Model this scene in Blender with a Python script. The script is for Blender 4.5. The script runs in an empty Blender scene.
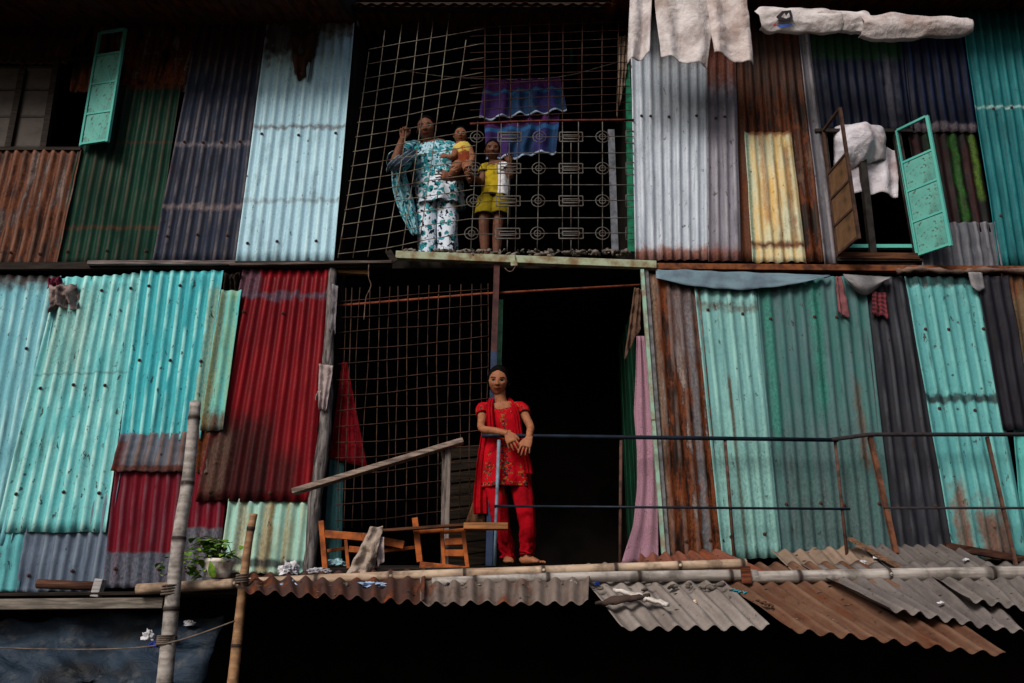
import bpy, bmesh, math, random
from mathutils import Vector, Matrix, noise
R = math.radians
PI = math.pi
rnd = random.Random(7)
SC = bpy.context.scene
COL = SC.collection

# ------------------------------------------------------------------ camera
CAM_D, CAM_H, FPX, PITCH = 5.6, 1.6, 796.0, R(20)
def P(px, py, Y=0.0):
    """point of the plane y = Y that the photograph shows at pixel (px, py)"""
    x = (px - 512) / FPX; y = (341.5 - py) / FPX
    d = Vector((x, math.cos(PITCH) - y * math.sin(PITCH), math.sin(PITCH) + y * math.cos(PITCH)))
    t = (Y + CAM_D) / d.y
    return Vector((0, -CAM_D, CAM_H)) + d * t

cam = bpy.data.cameras.new('camera'); cam_o = bpy.data.objects.new('camera', cam); COL.objects.link(cam_o)
cam_o.location = (0, -CAM_D, CAM_H); cam_o.rotation_euler = (PI / 2 + PITCH, 0, 0)
cam.sensor_width = 36; cam.lens = FPX / 1024 * 36; cam.clip_end = 2000; cam.clip_start = .05
SC.camera = cam_o

# ------------------------------------------------------------------ light
SUN_EL, SUN_AZ = 38, -30          # azimuth: negative = from the camera's left, in front of the facade
w = bpy.data.worlds.new('World'); SC.world = w; w.use_nodes = True
nt = w.node_tree; bg = nt.nodes['Background']
sky = nt.nodes.new('ShaderNodeTexSky'); sky.sky_type = 'NISHITA'; sky.sun_disc = False
sky.sun_elevation = R(SUN_EL); sky.sun_rotation = R(180 - SUN_AZ) * 1.0
sky.dust_density = 4.0; sky.air_density = 1.0; sky.ozone_density = 1.0
nt.links.new(sky.outputs[0], bg.inputs[0]); bg.inputs[1].default_value = 0.05
sl = bpy.data.lights.new('sun', 'SUN'); so = bpy.data.objects.new('sun', sl); COL.objects.link(so)
sl.energy = 2.2; sl.angle = R(24); sl.color = (1.0, .93, .84)
az = R(SUN_AZ)
sd = Vector((math.sin(az) * math.cos(R(SUN_EL)), -math.cos(az) * math.cos(R(SUN_EL)), math.sin(R(SUN_EL))))
so.rotation_euler = sd.to_track_quat('Z', 'Y').to_euler()
VS = SC.view_settings
SC.display_settings.display_device = 'sRGB'
VS.view_transform = 'Standard'; VS.look = 'None'; VS.gamma = 1; VS.exposure = 0.64; VS.use_curve_mapping = False
SC.cycles.max_bounces = 6; SC.cycles.diffuse_bounces = 3; SC.cycles.use_denoising = True

# ------------------------------------------------------------------ colour + nodes
def C(r, g, b, k=1.0):
    f = lambda c: ((c / 255 + .055) / 1.055) ** 2.4 if c > 10 else c / 255 / 12.92
    return (min(.85, f(r) * k), min(.85, f(g) * k), min(.85, f(b) * k), 1)

class NT:
    def __init__(s, name):
        s.m = bpy.data.materials.new(name); s.m.use_nodes = True
        s.t = s.m.node_tree; s.b = s.t.nodes['Principled BSDF']
    def n(s, typ, **kw):
        o = s.t.nodes.new(typ)
        for k, v in kw.items(): setattr(o, k, v)
        return o
    def set(s, sock, v):
        if isinstance(v, bpy.types.NodeSocket): s.t.links.new(v, sock)
        else: sock.default_value = v
    def math(s, op, a, b=0.0, clamp=False):
        o = s.n('ShaderNodeMath', operation=op, use_clamp=clamp); s.set(o.inputs[0], a); s.set(o.inputs[1], b); return o.outputs[0]
    def mix(s, f, a, b):
        o = s.n('ShaderNodeMix', data_type='RGBA'); s.set(o.inputs[0], f); s.set(o.inputs[6], a); s.set(o.inputs[7], b); return o.outputs[2]
    def step(s, v, lo, hi, a=0.0, b=1.0):
        o = s.n('ShaderNodeMapRange', interpolation_type='SMOOTHSTEP'); s.set(o.inputs[0], v)
        o.inputs[1].default_value = lo; o.inputs[2].default_value = hi; s.set(o.inputs[3], a); s.set(o.inputs[4], b); return o.outputs[0]
    def vmap(s, vec, scale, loc=(0, 0, 0), rot=(0, 0, 0)):
        o = s.n('ShaderNodeMapping'); s.set(o.inputs[0], vec); o.inputs['Scale'].default_value = scale
        o.inputs['Location'].default_value = loc; o.inputs['Rotation'].default_value = rot; return o.outputs[0]
    def noise(s, vec, scale=1.0, detail=3.0, rough=.55, dist=0.0):
        o = s.n('ShaderNodeTexNoise'); s.set(o.inputs['Vector'], vec); o.inputs['Scale'].default_value = scale
        o.inputs['Detail'].default_value = detail; o.inputs['Roughness'].default_value = rough; o.inputs['Distortion'].default_value = dist
        return o.outputs[0]
    def voro(s, vec, scale, feat='F1', rand=1.0):
        o = s.n('ShaderNodeTexVoronoi', feature=feat); s.set(o.inputs['Vector'], vec); o.inputs['Scale'].default_value = scale
        o.inputs['Randomness'].default_value = rand; return o
    def uv(s, name=None):
        if name:
            return s.n('ShaderNodeUVMap', uv_map=name).outputs[0]
        return s.n('ShaderNodeTexCoord').outputs['UV']
    def obj(s): return s.n('ShaderNodeTexCoord').outputs['Object']
    def sep(s, v):
        o = s.n('ShaderNodeSeparateXYZ'); s.set(o.inputs[0], v); return o.outputs
    def attr(s, name, which='Fac'):
        return s.n('ShaderNodeAttribute', attribute_name=name).outputs[which]
    def bump(s, h, strength=.2, dist=.01):
        o = s.n('ShaderNodeBump'); o.inputs['Strength'].default_value = strength; o.inputs['Distance'].default_value = dist
        s.set(o.inputs['Height'], h); s.t.links.new(o.outputs[0], s.b.inputs['Normal'])
    def out(s, col, rough=.6, metal=0.0, spec=.5):
        s.set(s.b.inputs['Base Color'], col); s.set(s.b.inputs['Roughness'], rough); s.set(s.b.inputs['Metallic'], metal)
        s.b.inputs['Specular IOR Level'].default_value = spec
        return s.m

SEED = [0]
def tin_mat(base, alt=None, alt_amt=.5, rust=.12, rust_col=(92, 44, 22), crest=None, crest_amt=0.0,
            dots=.5, bands=(), rough=.58, spec=.07, streak=24, ramp=None, dirt=.35):
    """painted or bare corrugated tin: paint, faded streaks, crests tinted for wear or painted ridge highlights, rust, specks, and bands of other paint"""
    SEED[0] += 1; sd = SEED[0] * 3.7
    k = NT('painted_tin')
    uvm = k.uv('UVm'); uvn = k.uv('UVn')
    st = k.noise(k.vmap(uvm, (streak, 1.3, 1), (sd, sd, 0)), 1, 4, .6)
    co = k.noise(k.vmap(uvm, (3.2, 2.2, 1), (sd, 2 * sd, 0)), 1, 5, .65)
    fi = k.noise(k.vmap(uvm, (70, 40, 1), (sd, 0, 0)), 1, 3, .6)
    alt = alt or tuple(int(c * .72) for c in base)
    col = k.mix(k.math('MULTIPLY', k.step(k.math('ADD', st, k.math('MULTIPLY', co, .6)), .62, .98), alt_amt), C(*base), C(*alt))
    col = k.mix(k.step(fi, .35, .75, 0.0, .22), col, C(*[int(c * .6) for c in base]))
    if ramp:
        cr_ = k.n('ShaderNodeValToRGB'); k.set(cr_.inputs[0], k.math('ADD', k.math('ADD', k.math('MULTIPLY', k.noise(k.vmap(uvm, (12, 1.1, 1), (sd, 1, 0)), 1, 6, .65), .55), k.math('MULTIPLY', co, .35)), k.math('MULTIPLY', fi, .1)))
        el = cr_.color_ramp.elements
        while len(el) < len(ramp): el.new(.5)
        for e_, (p_, c_) in zip(el, ramp): e_.position = p_; e_.color = C(*c_)
        col = cr_.outputs[0]
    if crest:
        cm = k.step(k.attr('crest'), .55, .98)  # crest tint: wear on some sheets, painted highlights on the turquoise ones
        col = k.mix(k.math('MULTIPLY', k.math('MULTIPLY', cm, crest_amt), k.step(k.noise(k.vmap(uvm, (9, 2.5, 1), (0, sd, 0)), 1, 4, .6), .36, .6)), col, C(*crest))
    for (u0, u1, v0, v1, bc, soft, wob, amt) in bands:
        nz = k.noise(k.vmap(uvm, (14, 9, 1), (sd, -sd, 0)), 1, 4, .6)
        off = k.math('MULTIPLY', k.math('SUBTRACT', nz, .5), wob)
        x, y, _ = k.sep(uvn)
        x = k.math('ADD', x, off); y = k.math('ADD', y, off)
        mu = k.math('MULTIPLY', k.step(x, u0 - soft, u0 + soft), k.step(x, u1 - soft, u1 + soft, 1.0, 0.0))
        mv = k.math('MULTIPLY', k.step(y, v0 - soft, v0 + soft), k.step(y, v1 - soft, v1 + soft, 1.0, 0.0))
        col = k.mix(k.math('MULTIPLY', k.math('MULTIPLY', mu, mv), k.step(st, .25, .6, amt * .75, amt)), col,
                    k.mix(k.step(fi, .3, .7), C(*bc), C(*[int(c * .7) for c in bc])))
    rr = k.math('ADD', k.math('MULTIPLY', st, .5), k.math('MULTIPLY', co, .6))
    lo = 1.0 - .62 * rust - .12
    rm = k.step(k.math('ADD', rr, k.math('MULTIPLY', fi, .12)), lo - .10, lo + .10)
    rc = k.mix(k.step(k.noise(k.vmap(uvm, (20, 3, 1), (sd, -sd, 2)), 1, 6, .7), .38, .62), C(*[int(c * .36) for c in rust_col]), C(*rust_col))
    gr_ = k.noise(k.vmap(uvm, (5, 2.4, 1), (-sd, sd * .7, 4)), 1, 7, .72)
    col = k.mix(k.step(gr_, .50, .74, 0.0, dirt), col, C(28, 24, 22))
    col = k.mix(k.math('MULTIPLY', rm, .9), col, rc)
    dr = k.noise(k.vmap(uvm, (34, 2.0, 1), (sd * 1.1, sd, 8)), 1, 5, .65)
    col = k.mix(k.step(dr, .56, .70, 0.0, dirt * 1.1), col, C(36, 26, 20))
    vd = k.voro(k.vmap(uvm, (1, .8, 1), (sd, sd * 2, 0)), 11)
    dm = k.math('MULTIPLY', k.step(vd.outputs['Distance'], .04, .13, 1.0, 0.0), k.step(k.sep(vd.outputs['Color'])[0], .86 - .35 * dots, .9 - .35 * dots))
    col = k.mix(k.math('MULTIPLY', dm, .85), col, C(34, 24, 20))
    sc = k.noise(k.vmap(uvm, (26, 10, 1), (-sd, sd * 1.3, 0)), 1, 6, .75, .4)
    col = k.mix(k.step(sc, .655 - .09 * dots, .685 - .09 * dots, 0.0, min(1, .5 + .6 * dots)), col, C(46, 32, 26))
    k.bump(k.math('ADD', fi, co), .25, .006)
    return k.out(col, k.math('ADD', k.math('MULTIPLY', rm, .35), k.step(co, .3, .7, rough - .08, rough + .12)), 0, spec)

def wood_mat(c, dark=.45, scale=(4, 60, 60), rough=.75, name='weathered_wood'):
    k = NT(name); v = k.obj(); SEED[0] += 1
    g = k.noise(k.vmap(v, scale, (SEED[0], 0, 0)), 1, 5, .65, .3); b = k.noise(v, 6, 3)
    col = k.mix(k.step(g, .35, .68), C(*[int(x * dark) for x in c]), C(*c))
    col = k.mix(k.step(b, .5, .75, 0.0, .5), col, C(*[int(x * .6) for x in c]))
    k.bump(g, .5, .004); return k.out(col, rough, 0, .08)

def plain_mat(name, c, rough=.6, var=.35, scale=18, metal=0.0, spec=.1, bump=.15, alt=None):
    k = NT(name); v = k.obj(); SEED[0] += 1
    n1 = k.noise(k.vmap(v, (scale, scale, scale), (SEED[0], 0, 0)), 1, 5, .6)
    col = k.mix(k.step(n1, .38, .68), C(*c), C(*(alt or [int(x * (1 - var)) for x in c])))
    k.bump(k.noise(v, scale * 4, 3), bump, .003); return k.out(col, rough, metal, min(spec, .12))

def rust_mat(c=(112, 58, 34), alt=(60, 34, 26), scale=14): return plain_mat('rusty_steel', c, .85, 0, scale, 0, .2, .3, alt)

def cloth_mat(name, c, alt=None, rough=.9, wr=.4):
    k = NT(name); v = k.obj(); SEED[0] += 1
    n1 = k.noise(k.vmap(v, (7, 7, 7), (SEED[0] * 2.1, 0, 0)), 1, 5, .6)
    n2 = k.noise(k.vmap(v, (240, 240, 240)), 1, 2)
    col = k.mix(k.step(n1, .4, .7), C(*c), C(*(alt or [int(x * .75) for x in c])))
    col = k.mix(k.step(n2, .3, .7, 0.0, .15), col, C(*[int(x * .6) for x in c]))
    cr = k.noise(k.vmap(v, (16, 16, 16), (SEED[0], 3, 0)), 1, 4, .6, 1.2)
    k.bump(cr, wr, .02); k.b.inputs['Sheen Weight'].default_value = 0.0
    return k.out(col, rough, 0, .04)

# ------------------------------------------------------------------ objects
def tag(o, label=None, cat=None, group=None, kind=None):
    if label: o['label'] = label
    if cat: o['category'] = cat
    if group: o['group'] = group
    if kind: o['kind'] = kind
    return o
def thing(name, label, cat, loc=(0, 0, 0), group=None):
    o = bpy.data.objects.new(name, None); COL.objects.link(o); o.location = loc; o.empty_display_size = .1
    return tag(o, label, cat, group)
def wloc(o):
    l = Vector((0, 0, 0))
    while o: l += o.location; o = o.parent
    return l
def link_mesh(name, me, mat, parent=None, smooth=True, recentre=True):
    o = bpy.data.objects.new(name, me); COL.objects.link(o)
    for m in (mat if isinstance(mat, (list, tuple)) else [mat]): me.materials.append(m)
    if smooth: me.polygons.foreach_set('use_smooth', [True] * len(me.polygons))
    c = Vector((0, 0, 0))
    if recentre and me.vertices:
        xs = [v.co for v in me.vertices]
        c = Vector(((min(v.x for v in xs) + max(v.x for v in xs)) / 2, (min(v.y for v in xs) + max(v.y for v in xs)) / 2, min(v.z for v in xs)))
        me.transform(Matrix.Translation(-c))
    o.parent = parent
    o.location = c - (wloc(parent) if parent else Vector((0, 0, 0)))
    return o
def obj(name, bm, mat, parent=None, smooth=True, recentre=True):
    me = bpy.data.meshes.new(name); bmesh.ops.recalc_face_normals(bm, faces=bm.faces); bm.to_mesh(me); bm.free()
    return link_mesh(name, me, mat, parent, smooth, recentre)

def frame_of(d, up=Vector((0, 0, 1))):
    d = d.normalized()
    if abs(d.dot(up)) > .95: up = Vector((0, 1, 0))
    x = d.cross(up).normalized(); y = x.cross(d).normalized(); return x, y
def tube(bm, pts, rad, seg=10, flat=1.0, up=Vector((0, 0, 1)), jit=0.0, cap=True):
    """a closed tube along pts; rad: number or list, flat squeezes it along the frame's second axis"""
    pts = [Vector(p) for p in pts]; n = len(pts)
    rad = [rad] * n if isinstance(rad, (int, float)) else rad
    fl = [flat] * n if isinstance(flat, (int, float)) else flat
    rings = []
    for i, p in enumerate(pts):
        d = (pts[min(i + 1, n - 1)] - pts[max(i - 1, 0)])
        x, y = frame_of(d, up)
        ring = []
        for s in range(seg):
            a = 2 * PI * s / seg; r = rad[i] * (1 + (jit * noise.noise(p * 9 + Vector((a, a * 2, 0))) if jit else 0))
            ring.append(bm.verts.new(p + x * math.cos(a) * r + y * math.sin(a) * r * fl[i]))
        rings.append(ring)
    for a, b in zip(rings, rings[1:]):
        for s in range(seg):
            bm.faces.new((a[s], a[(s + 1) % seg], b[(s + 1) % seg], b[s]))
    if cap:
        bm.faces.new(rings[0][::-1]); bm.faces.new(rings[-1])
    return rings
def spline(pts, k=6):
    """Catmull-Rom through pts (vectors or numbers)"""
    num = isinstance(pts[0], (int, float)); out = []; n = len(pts)
    q = pts if num else [Vector(p) for p in pts]
    for i in range(n - 1):
        p0, p1, p2, p3 = q[max(i - 1, 0)], q[i], q[i + 1], q[min(i + 2, n - 1)]
        for j in range(k):
            t = j / k
            out.append(.5 * ((2 * p1) + (p2 - p0) * t + (2 * p0 - 5 * p1 + 4 * p2 - p3) * t * t + (3 * p1 - p0 - 3 * p2 + p3) * t ** 3))
    out.append(q[-1]); return out
def bar(bm, a, b, wx, wy, up=Vector((0, 0, 1)), bev=0.0):
    """a rectangular bar from a to b; wx across, wy along up"""
    a, b = Vector(a), Vector(b); x, y = frame_of(b - a, up)
    vs = []
    for p in (a, b):
        for sx, sy in ((-1, -1), (1, -1), (1, 1), (-1, 1)): vs.append(bm.verts.new(p + x * wx / 2 * sx + y * wy / 2 * sy))
    fs = [(3, 2, 1, 0), (4, 5, 6, 7)] + [(i, (i + 1) % 4, 4 + (i + 1) % 4, 4 + i) for i in range(4)]
    faces = [bm.faces.new([vs[i] for i in f]) for f in fs]
    if bev:
        es = {e for f in faces for e in f.edges}; bmesh.ops.bevel(bm, geom=list(es), offset=bev, segments=2, affect='EDGES', profile=.6)
def box(bm, lo, hi):
    bar(bm, (lo[0], (lo[1] + hi[1]) / 2, (lo[2] + hi[2]) / 2), (hi[0], (lo[1] + hi[1]) / 2, (lo[2] + hi[2]) / 2), hi[1] - lo[1], hi[2] - lo[2])
def surf(fn, nu, nv, thick=.002, attr=None, uvm=None):
    """a thickened grid fn(u,v); v = 0 is the top row. Returns a mesh with UVn (0..1), UVm (metres) and a crest attribute"""
    bm = bmesh.new(); g = [[fn(i / nu, j / nv) for i in range(nu + 1)] for j in range(nv + 1)]
    nrm = lambda i, j: ((g[j][min(i + 1, nu)] - g[j][max(i - 1, 0)]).cross(g[min(j + 1, nv)][i] - g[max(j - 1, 0)][i])).normalized()
    U = bm.loops.layers.uv.new('UVn'); M = bm.loops.layers.uv.new('UVm')
    cl = bm.verts.layers.float.new('crest')
    W, H = uvm or ((g[0][0] - g[0][-1]).length, (g[0][0] - g[-1][0]).length)
    V = [[], []]
    for s in (0, 1):
        for j in range(nv + 1):
            row = []
            for i in range(nu + 1):
                v = bm.verts.new(g[j][i] + (nrm(i, j) * thick if s else Vector((0, 0, 0)))); v[cl] = attr(i / nu) if attr else 0; row.append((v, i / nu, j / nv))
            V[s].append(row)
    def face(q):
        f = bm.faces.new([t[0] for t in q])
        for lp, t in zip(f.loops, q): lp[U].uv = (t[1], t[2]); lp[M].uv = (t[1] * W, t[2] * H)
    for j in range(nv):
        for i in range(nu):
            face((V[0][j][i], V[0][j + 1][i], V[0][j + 1][i + 1], V[0][j][i + 1]))
            face((V[1][j][i], V[1][j][i + 1], V[1][j + 1][i + 1], V[1][j + 1][i]))
    for j in range(nv):
        for i in (0, nu): face((V[0][j][i], V[1][j][i], V[1][j + 1][i], V[0][j + 1][i]) if i == nu else (V[0][j][i], V[0][j + 1][i], V[1][j + 1][i], V[1][j][i]))
    for i in range(nu):
        for j in (0, nv): face((V[0][j][i], V[0][j][i + 1], V[1][j][i + 1], V[1][j][i]) if j == 0 else (V[0][j][i], V[1][j][i], V[1][j][i + 1], V[0][j][i + 1]))
    return bm
def quad_fn(q):
    """q: four (px, py, Y) corners TL TR BR BL -> bilinear world surface"""
    a, b, c, d = [P(*t) for t in q]
    return lambda u, v: (a * (1 - u) + b * u) * (1 - v) + (d * (1 - u) + c * u) * v

def corrugated(name, quad, mat, parent, label=None, pitch=.076, amp=.0105, rows=22, warp=.011, ragged=.010, ph=0.0, Y=0.0, bend=0.0, skew=None):
    quad = [t if len(t) == 3 else (t[0], t[1], Y) for t in quad]
    f = quad_fn(quad); W = (f(0, .5) - f(1, .5)).length; n = max(1.5, round(W / pitch * 2) / 2)
    nrm = (f(1, .5) - f(0, .5)).cross(f(.5, 1) - f(.5, 0)).normalized()
    if nrm.y > 0 or (abs(nrm.y) < .3 and nrm.z < 0): nrm = -nrm
    SEED[0] += 1; s = Vector((SEED[0] * 5.3, SEED[0] * 1.7, 0))
    def wave(u): return math.cos(2 * PI * (n * u + ph))
    def fn(u, v):
        e = 0
        if v < .01 or v > .99: e = ragged * noise.noise(Vector((u * W * 9, v * 7, 0)) + s) + ragged * .6 * noise.noise(Vector((u * W * 30, v, 3)) + s)
        p = f(u, v); h = (f(u, 1) - f(u, 0)); p = p + h.normalized() * e
        dent = warp * noise.noise(Vector((u * W * 2.2, v * 3.1, 0)) + s) + warp * .5 * noise.noise(Vector((u * W * 7, v * 6, 5)) + s)
        aa = amp * (1 + .25 * noise.noise(Vector((u * W * 4, v * 4, 9)) + s))
        return p + nrm * (aa * wave(u) + dent + bend * math.sin(PI * v))
    bm = surf(fn, int(n * 8), rows, .0015, lambda u: .5 + .5 * wave(u), (W, (f(.5, 0) - f(.5, 1)).length))
    o = obj(name, bm, mat, parent)
    if label: o['label'] = label
    o_fn = fn
    return o, o_fn, n, nrm

NAIL = [None]
def nail_mesh():
    if not NAIL[0]:
        bm = bmesh.new()
        tube(bm, [(0, 0, 0), (0, -.003, 0), (0, -.0035, 0)], [.013, .012, .006], 10)
        tube(bm, [(0, -.0025, 0), (0, -.008, 0), (0, -.010, 0)], [.0065, .006, .003], 8)
        me = bpy.data.meshes.new('nail'); bm.to_mesh(me); bm.free(); me.materials.append(rust_mat((70, 50, 42), (26, 20, 18), 60)); NAIL[0] = me
    return NAIL[0]
def nails(sheet, rows, every=3):
    """roofing nails with washers through the crests of one sheet"""
    o, fn, n, nrm = sheet; base = wloc(o)
    for v in rows:
        i = rnd.uniform(.5, 1.6)
        while i < n - .3:
            u = (round(i)) / n; p = fn(u, v + rnd.uniform(-.006, .006))
            c = bpy.data.objects.new('nail', nail_mesh()); COL.objects.link(c); c.parent = o; c.location = p - base + nrm * .001
            i += every + rnd.choice((0, 0, 1, -1))
# ------------------------------------------------------------------ ground
k = NT('packed_earth'); v = k.obj(); g1 = k.noise(v, .6, 5); g2 = k.noise(v, 14, 4)
k.bump(g2, .4, .02)
gm = k.out(k.mix(k.step(g1, .35, .65), k.mix(g2, C(62, 54, 47), C(84, 74, 64)), C(48, 44, 40)), .95, 0, .1)
bm = bmesh.new(); s = 600
bm.faces.new([bm.verts.new(p) for p in ((-s, -s, 0), (s, -s, 0), (s, s, 0), (-s, s, 0))])
tag(obj('ground', bm, gm, None, False, False), kind='structure')

# ------------------------------------------------------------------ the house: shell
house = thing('tin_house', 'two storey shanty house walled with a patchwork of painted and rusty corrugated tin sheets', 'house', (0, 0, 0))
dark = plain_mat('shade_black_boards', (30, 26, 24), .95, .5, 3, 0, .1)  # near-black colour puts the deep shade of the rooms into the boards
zF1, zF2, zRoof = 2.03, 4.335, 6.72
XL, XR = -5.4, 5.4
bm = bmesh.new()
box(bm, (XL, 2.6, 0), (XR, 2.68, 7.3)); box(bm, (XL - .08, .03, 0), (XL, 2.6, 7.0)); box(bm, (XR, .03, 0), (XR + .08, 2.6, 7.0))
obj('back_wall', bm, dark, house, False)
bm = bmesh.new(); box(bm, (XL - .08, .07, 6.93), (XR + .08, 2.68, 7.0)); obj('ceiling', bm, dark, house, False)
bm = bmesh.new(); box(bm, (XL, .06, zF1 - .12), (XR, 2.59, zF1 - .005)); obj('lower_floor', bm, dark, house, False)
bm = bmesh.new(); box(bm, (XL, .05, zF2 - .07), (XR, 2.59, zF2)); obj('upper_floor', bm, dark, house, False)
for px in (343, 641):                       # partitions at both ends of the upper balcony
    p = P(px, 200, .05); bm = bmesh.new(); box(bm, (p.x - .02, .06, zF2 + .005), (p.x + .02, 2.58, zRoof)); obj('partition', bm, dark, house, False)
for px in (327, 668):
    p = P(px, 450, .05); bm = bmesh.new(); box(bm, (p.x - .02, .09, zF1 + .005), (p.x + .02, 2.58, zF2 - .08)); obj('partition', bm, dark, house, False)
# roof with its eave: the left half hangs further over the wall than the right
roofm = tin_mat((66, 52, 46), (40, 32, 30), .8, .5)
def roof_piece(x0, x1, out, z0, z1):
    a = [Vector((x0, 3.0, z0 + 1.0)), Vector((x1, 3.0, z0 + 1.0)), Vector((x1, -out, z1)), Vector((x0, -out, z1))]
    n = round((x1 - x0) / .1)
    f = lambda u, v: (a[0] * (1 - u) + a[1] * u) * (1 - v) + (a[3] * (1 - u) + a[2] * u) * v + Vector((0, 0, .012 * math.cos(2 * PI * n * u) + .01 * noise.noise(Vector((u * 7, v * 5, 1)))))
    obj('roof_sheet', surf(f, n * 6, 8, .002, lambda u: .5 + .5 * math.cos(2 * PI * n * u)), roofm, house)
roof_piece(-6.3, -1.36, .74, 6.80, 6.28)
roof_piece(-1.40, .92, .22, 6.88, 6.62)
roof_piece(.86, 6.2, .5, 6.86, 6.56)
wm = wood_mat((72, 58, 48)); wmd = wood_mat((44, 36, 32)); wml = wood_mat((150, 136, 124))
for x0, x1, y, z in ((-6.2, -1.4, -.66, 6.31), (-1.35, .8, -.16, 6.64)):
    bm = bmesh.new(); bar(bm, (x0, y, z - .01), (x1, y, z - .01), .07, .05); obj('eave_batten', bm, wmd, house, False)

bm = bmesh.new(); bar(bm, (-1.38, -.74, 6.38), (-1.38, -.02, 6.72), .03, .24, Vector((0, 0, 1))); obj('eave_sun_stop', bm, wmd, house, False)  # added board that blocks sun leaking between two eaves

# ------------------------------------------------------------------ the house: wall sheets
RUST = (96, 44, 22)
def sheet(label, quad, mat, Y=0.0, nl=(), every=3, **kw):
    s = corrugated('wall_sheet', quad, mat, house, label, Y=Y, **kw)
    if nl: nails(s, nl, every)
    return s
# upper storey, left
sheet('rusty brown sheet at the left end of the upper wall', [(-150, 150), (82, 150), (57, 266), (-185, 266)],
      tin_mat((106, 62, 44), (60, 52, 52), .8, .2, (112, 54, 28), (128, 96, 82), .45, .3, ramp=((.41, (26, 18, 17)), (.465, (58, 34, 26)), (.51, (98, 56, 36)), (.545, (56, 46, 46)), (.60, (112, 98, 94)))), -.012, (.9,), ragged=.004)
sheet('dark rusted sheet above the green one', [(80, 20), (203, 20), (185, 92), (70, 92)],
      tin_mat((62, 40, 32), (34, 28, 26), .7, .2, (92, 46, 26), ramp=((.41, (16, 10, 9)), (.465, (42, 22, 15)), (.51, (98, 50, 25)), (.54, (46, 26, 20)), (.59, (118, 106, 102)))), .02)
sheet('tin above the left window', [(-160, 20), (84, 20), (66, 64), (-175, 64)], tin_mat((58, 44, 38), (34, 28, 26), .7, .4), .0)
sheet('dark bottle green sheet', [(92, 84), (182, 84), (154, 266), (55, 266)],
      tin_mat((10, 50, 38), (6, 32, 26), .8, .08, (86, 42, 26), (84, 66, 54), .38, .35,
              bands=[(0, 1, .0, .03, (86, 42, 26), .015, .05, .9), (0, 1, .335, .345, (82, 46, 30), .008, .04, .7), (0, 1, .795, .81, (82, 46, 30), .01, .05, .75)]), -.004, (.93,), every=4)
sheet('dark slate blue sheet', [(200, 16), (270, 16), (239, 264), (152, 264)],
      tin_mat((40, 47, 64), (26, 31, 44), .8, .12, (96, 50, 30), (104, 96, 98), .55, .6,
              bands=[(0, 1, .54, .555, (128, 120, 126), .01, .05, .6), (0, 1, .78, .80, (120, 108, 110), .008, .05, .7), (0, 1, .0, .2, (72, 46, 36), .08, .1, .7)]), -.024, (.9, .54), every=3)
sheet('pale ice blue sheet with rust along its top', [(269, 8), (356, 8), (334, 263), (236, 263)],
      tin_mat((164, 200, 216), (138, 176, 196), .6, .05, (104, 60, 36), (196, 226, 232), .4, .35, rough=.42,
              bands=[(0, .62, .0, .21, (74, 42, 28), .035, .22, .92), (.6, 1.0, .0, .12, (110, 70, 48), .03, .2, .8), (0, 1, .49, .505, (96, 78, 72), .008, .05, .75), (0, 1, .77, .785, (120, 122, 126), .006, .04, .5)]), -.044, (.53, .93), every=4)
# upper storey, right
sheet('white grey sheet beside the balcony', [(630, 12), (709, 12), (711, 260), (635, 260)],
      tin_mat((168, 178, 190), (130, 140, 154), .7, .05, (120, 70, 44), (206, 214, 228), .4, .4, rough=.42,
              bands=[(0, 1, .955, 1.1, (140, 74, 44), .015, .06, .85), (.3, 1, .1, .24, (128, 112, 104), .07, .2, .5)]), -.036, (.455,), every=2)
sheet('bare grey sheet with a rusty upper edge', [(706, 20), (735, 20), (742, 261), (708, 261)],
      tin_mat((124, 122, 134), (96, 94, 104), .8, .12, (124, 62, 30), (158, 156, 164), .5, .5,
              bands=[(0, 1, .0, .30, (112, 54, 28), .05, .25, .9), (0, 1, .95, 1.1, (120, 62, 38), .02, .06, .8)]), -.052, (.44,), every=2)
sheet('deep rust brown sheet', [(731, 16), (806, 16), (838, 262), (741, 262)],
      tin_mat((84, 42, 28), (50, 26, 22), .9, .2, (108, 48, 22), (110, 80, 66), .25, .3, ramp=((.41, (14, 9, 8)), (.47, (34, 18, 13)), (.515, (88, 44, 22)), (.545, (38, 21, 16)), (.60, (84, 62, 52))),
              bands=[(0, 1, .0, .34, (64, 48, 44), .1, .3, .65), (.0, .14, .2, 1, (96, 58, 40), .03, .1, .7)]), -.012)
sheet('cream yellow patch with rust streaks', [(744, 132), (792, 132), (807, 262), (752, 262)],
      tin_mat((194, 160, 98), (176, 182, 160), .95, .16, (132, 70, 30), (196, 196, 168), .5, .4,
              bands=[(0, 1, -.1, .03, (110, 60, 34), .02, .08, .95), (0, .1, 0, 1, (130, 170, 160), .03, .05, .8), (0, 1, .855, .895, (86, 36, 22), .02, .08, .95), (.78, .88, .1, .9, (120, 74, 40), .04, .1, .7), (.3, .4, .0, .7, (150, 88, 40), .04, .15, .6), (.55, .62, .2, 1, (140, 92, 50), .04, .15, .5)]), -.034, ragged=.014)
sheet('narrow grey galvanised strip', [(796, 20), (808, 20), (840, 264), (824, 264)],
      tin_mat((92, 91, 98), (62, 62, 70), .8, .18, (96, 56, 40), (146, 140, 148), .6, .5), -.026)
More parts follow.
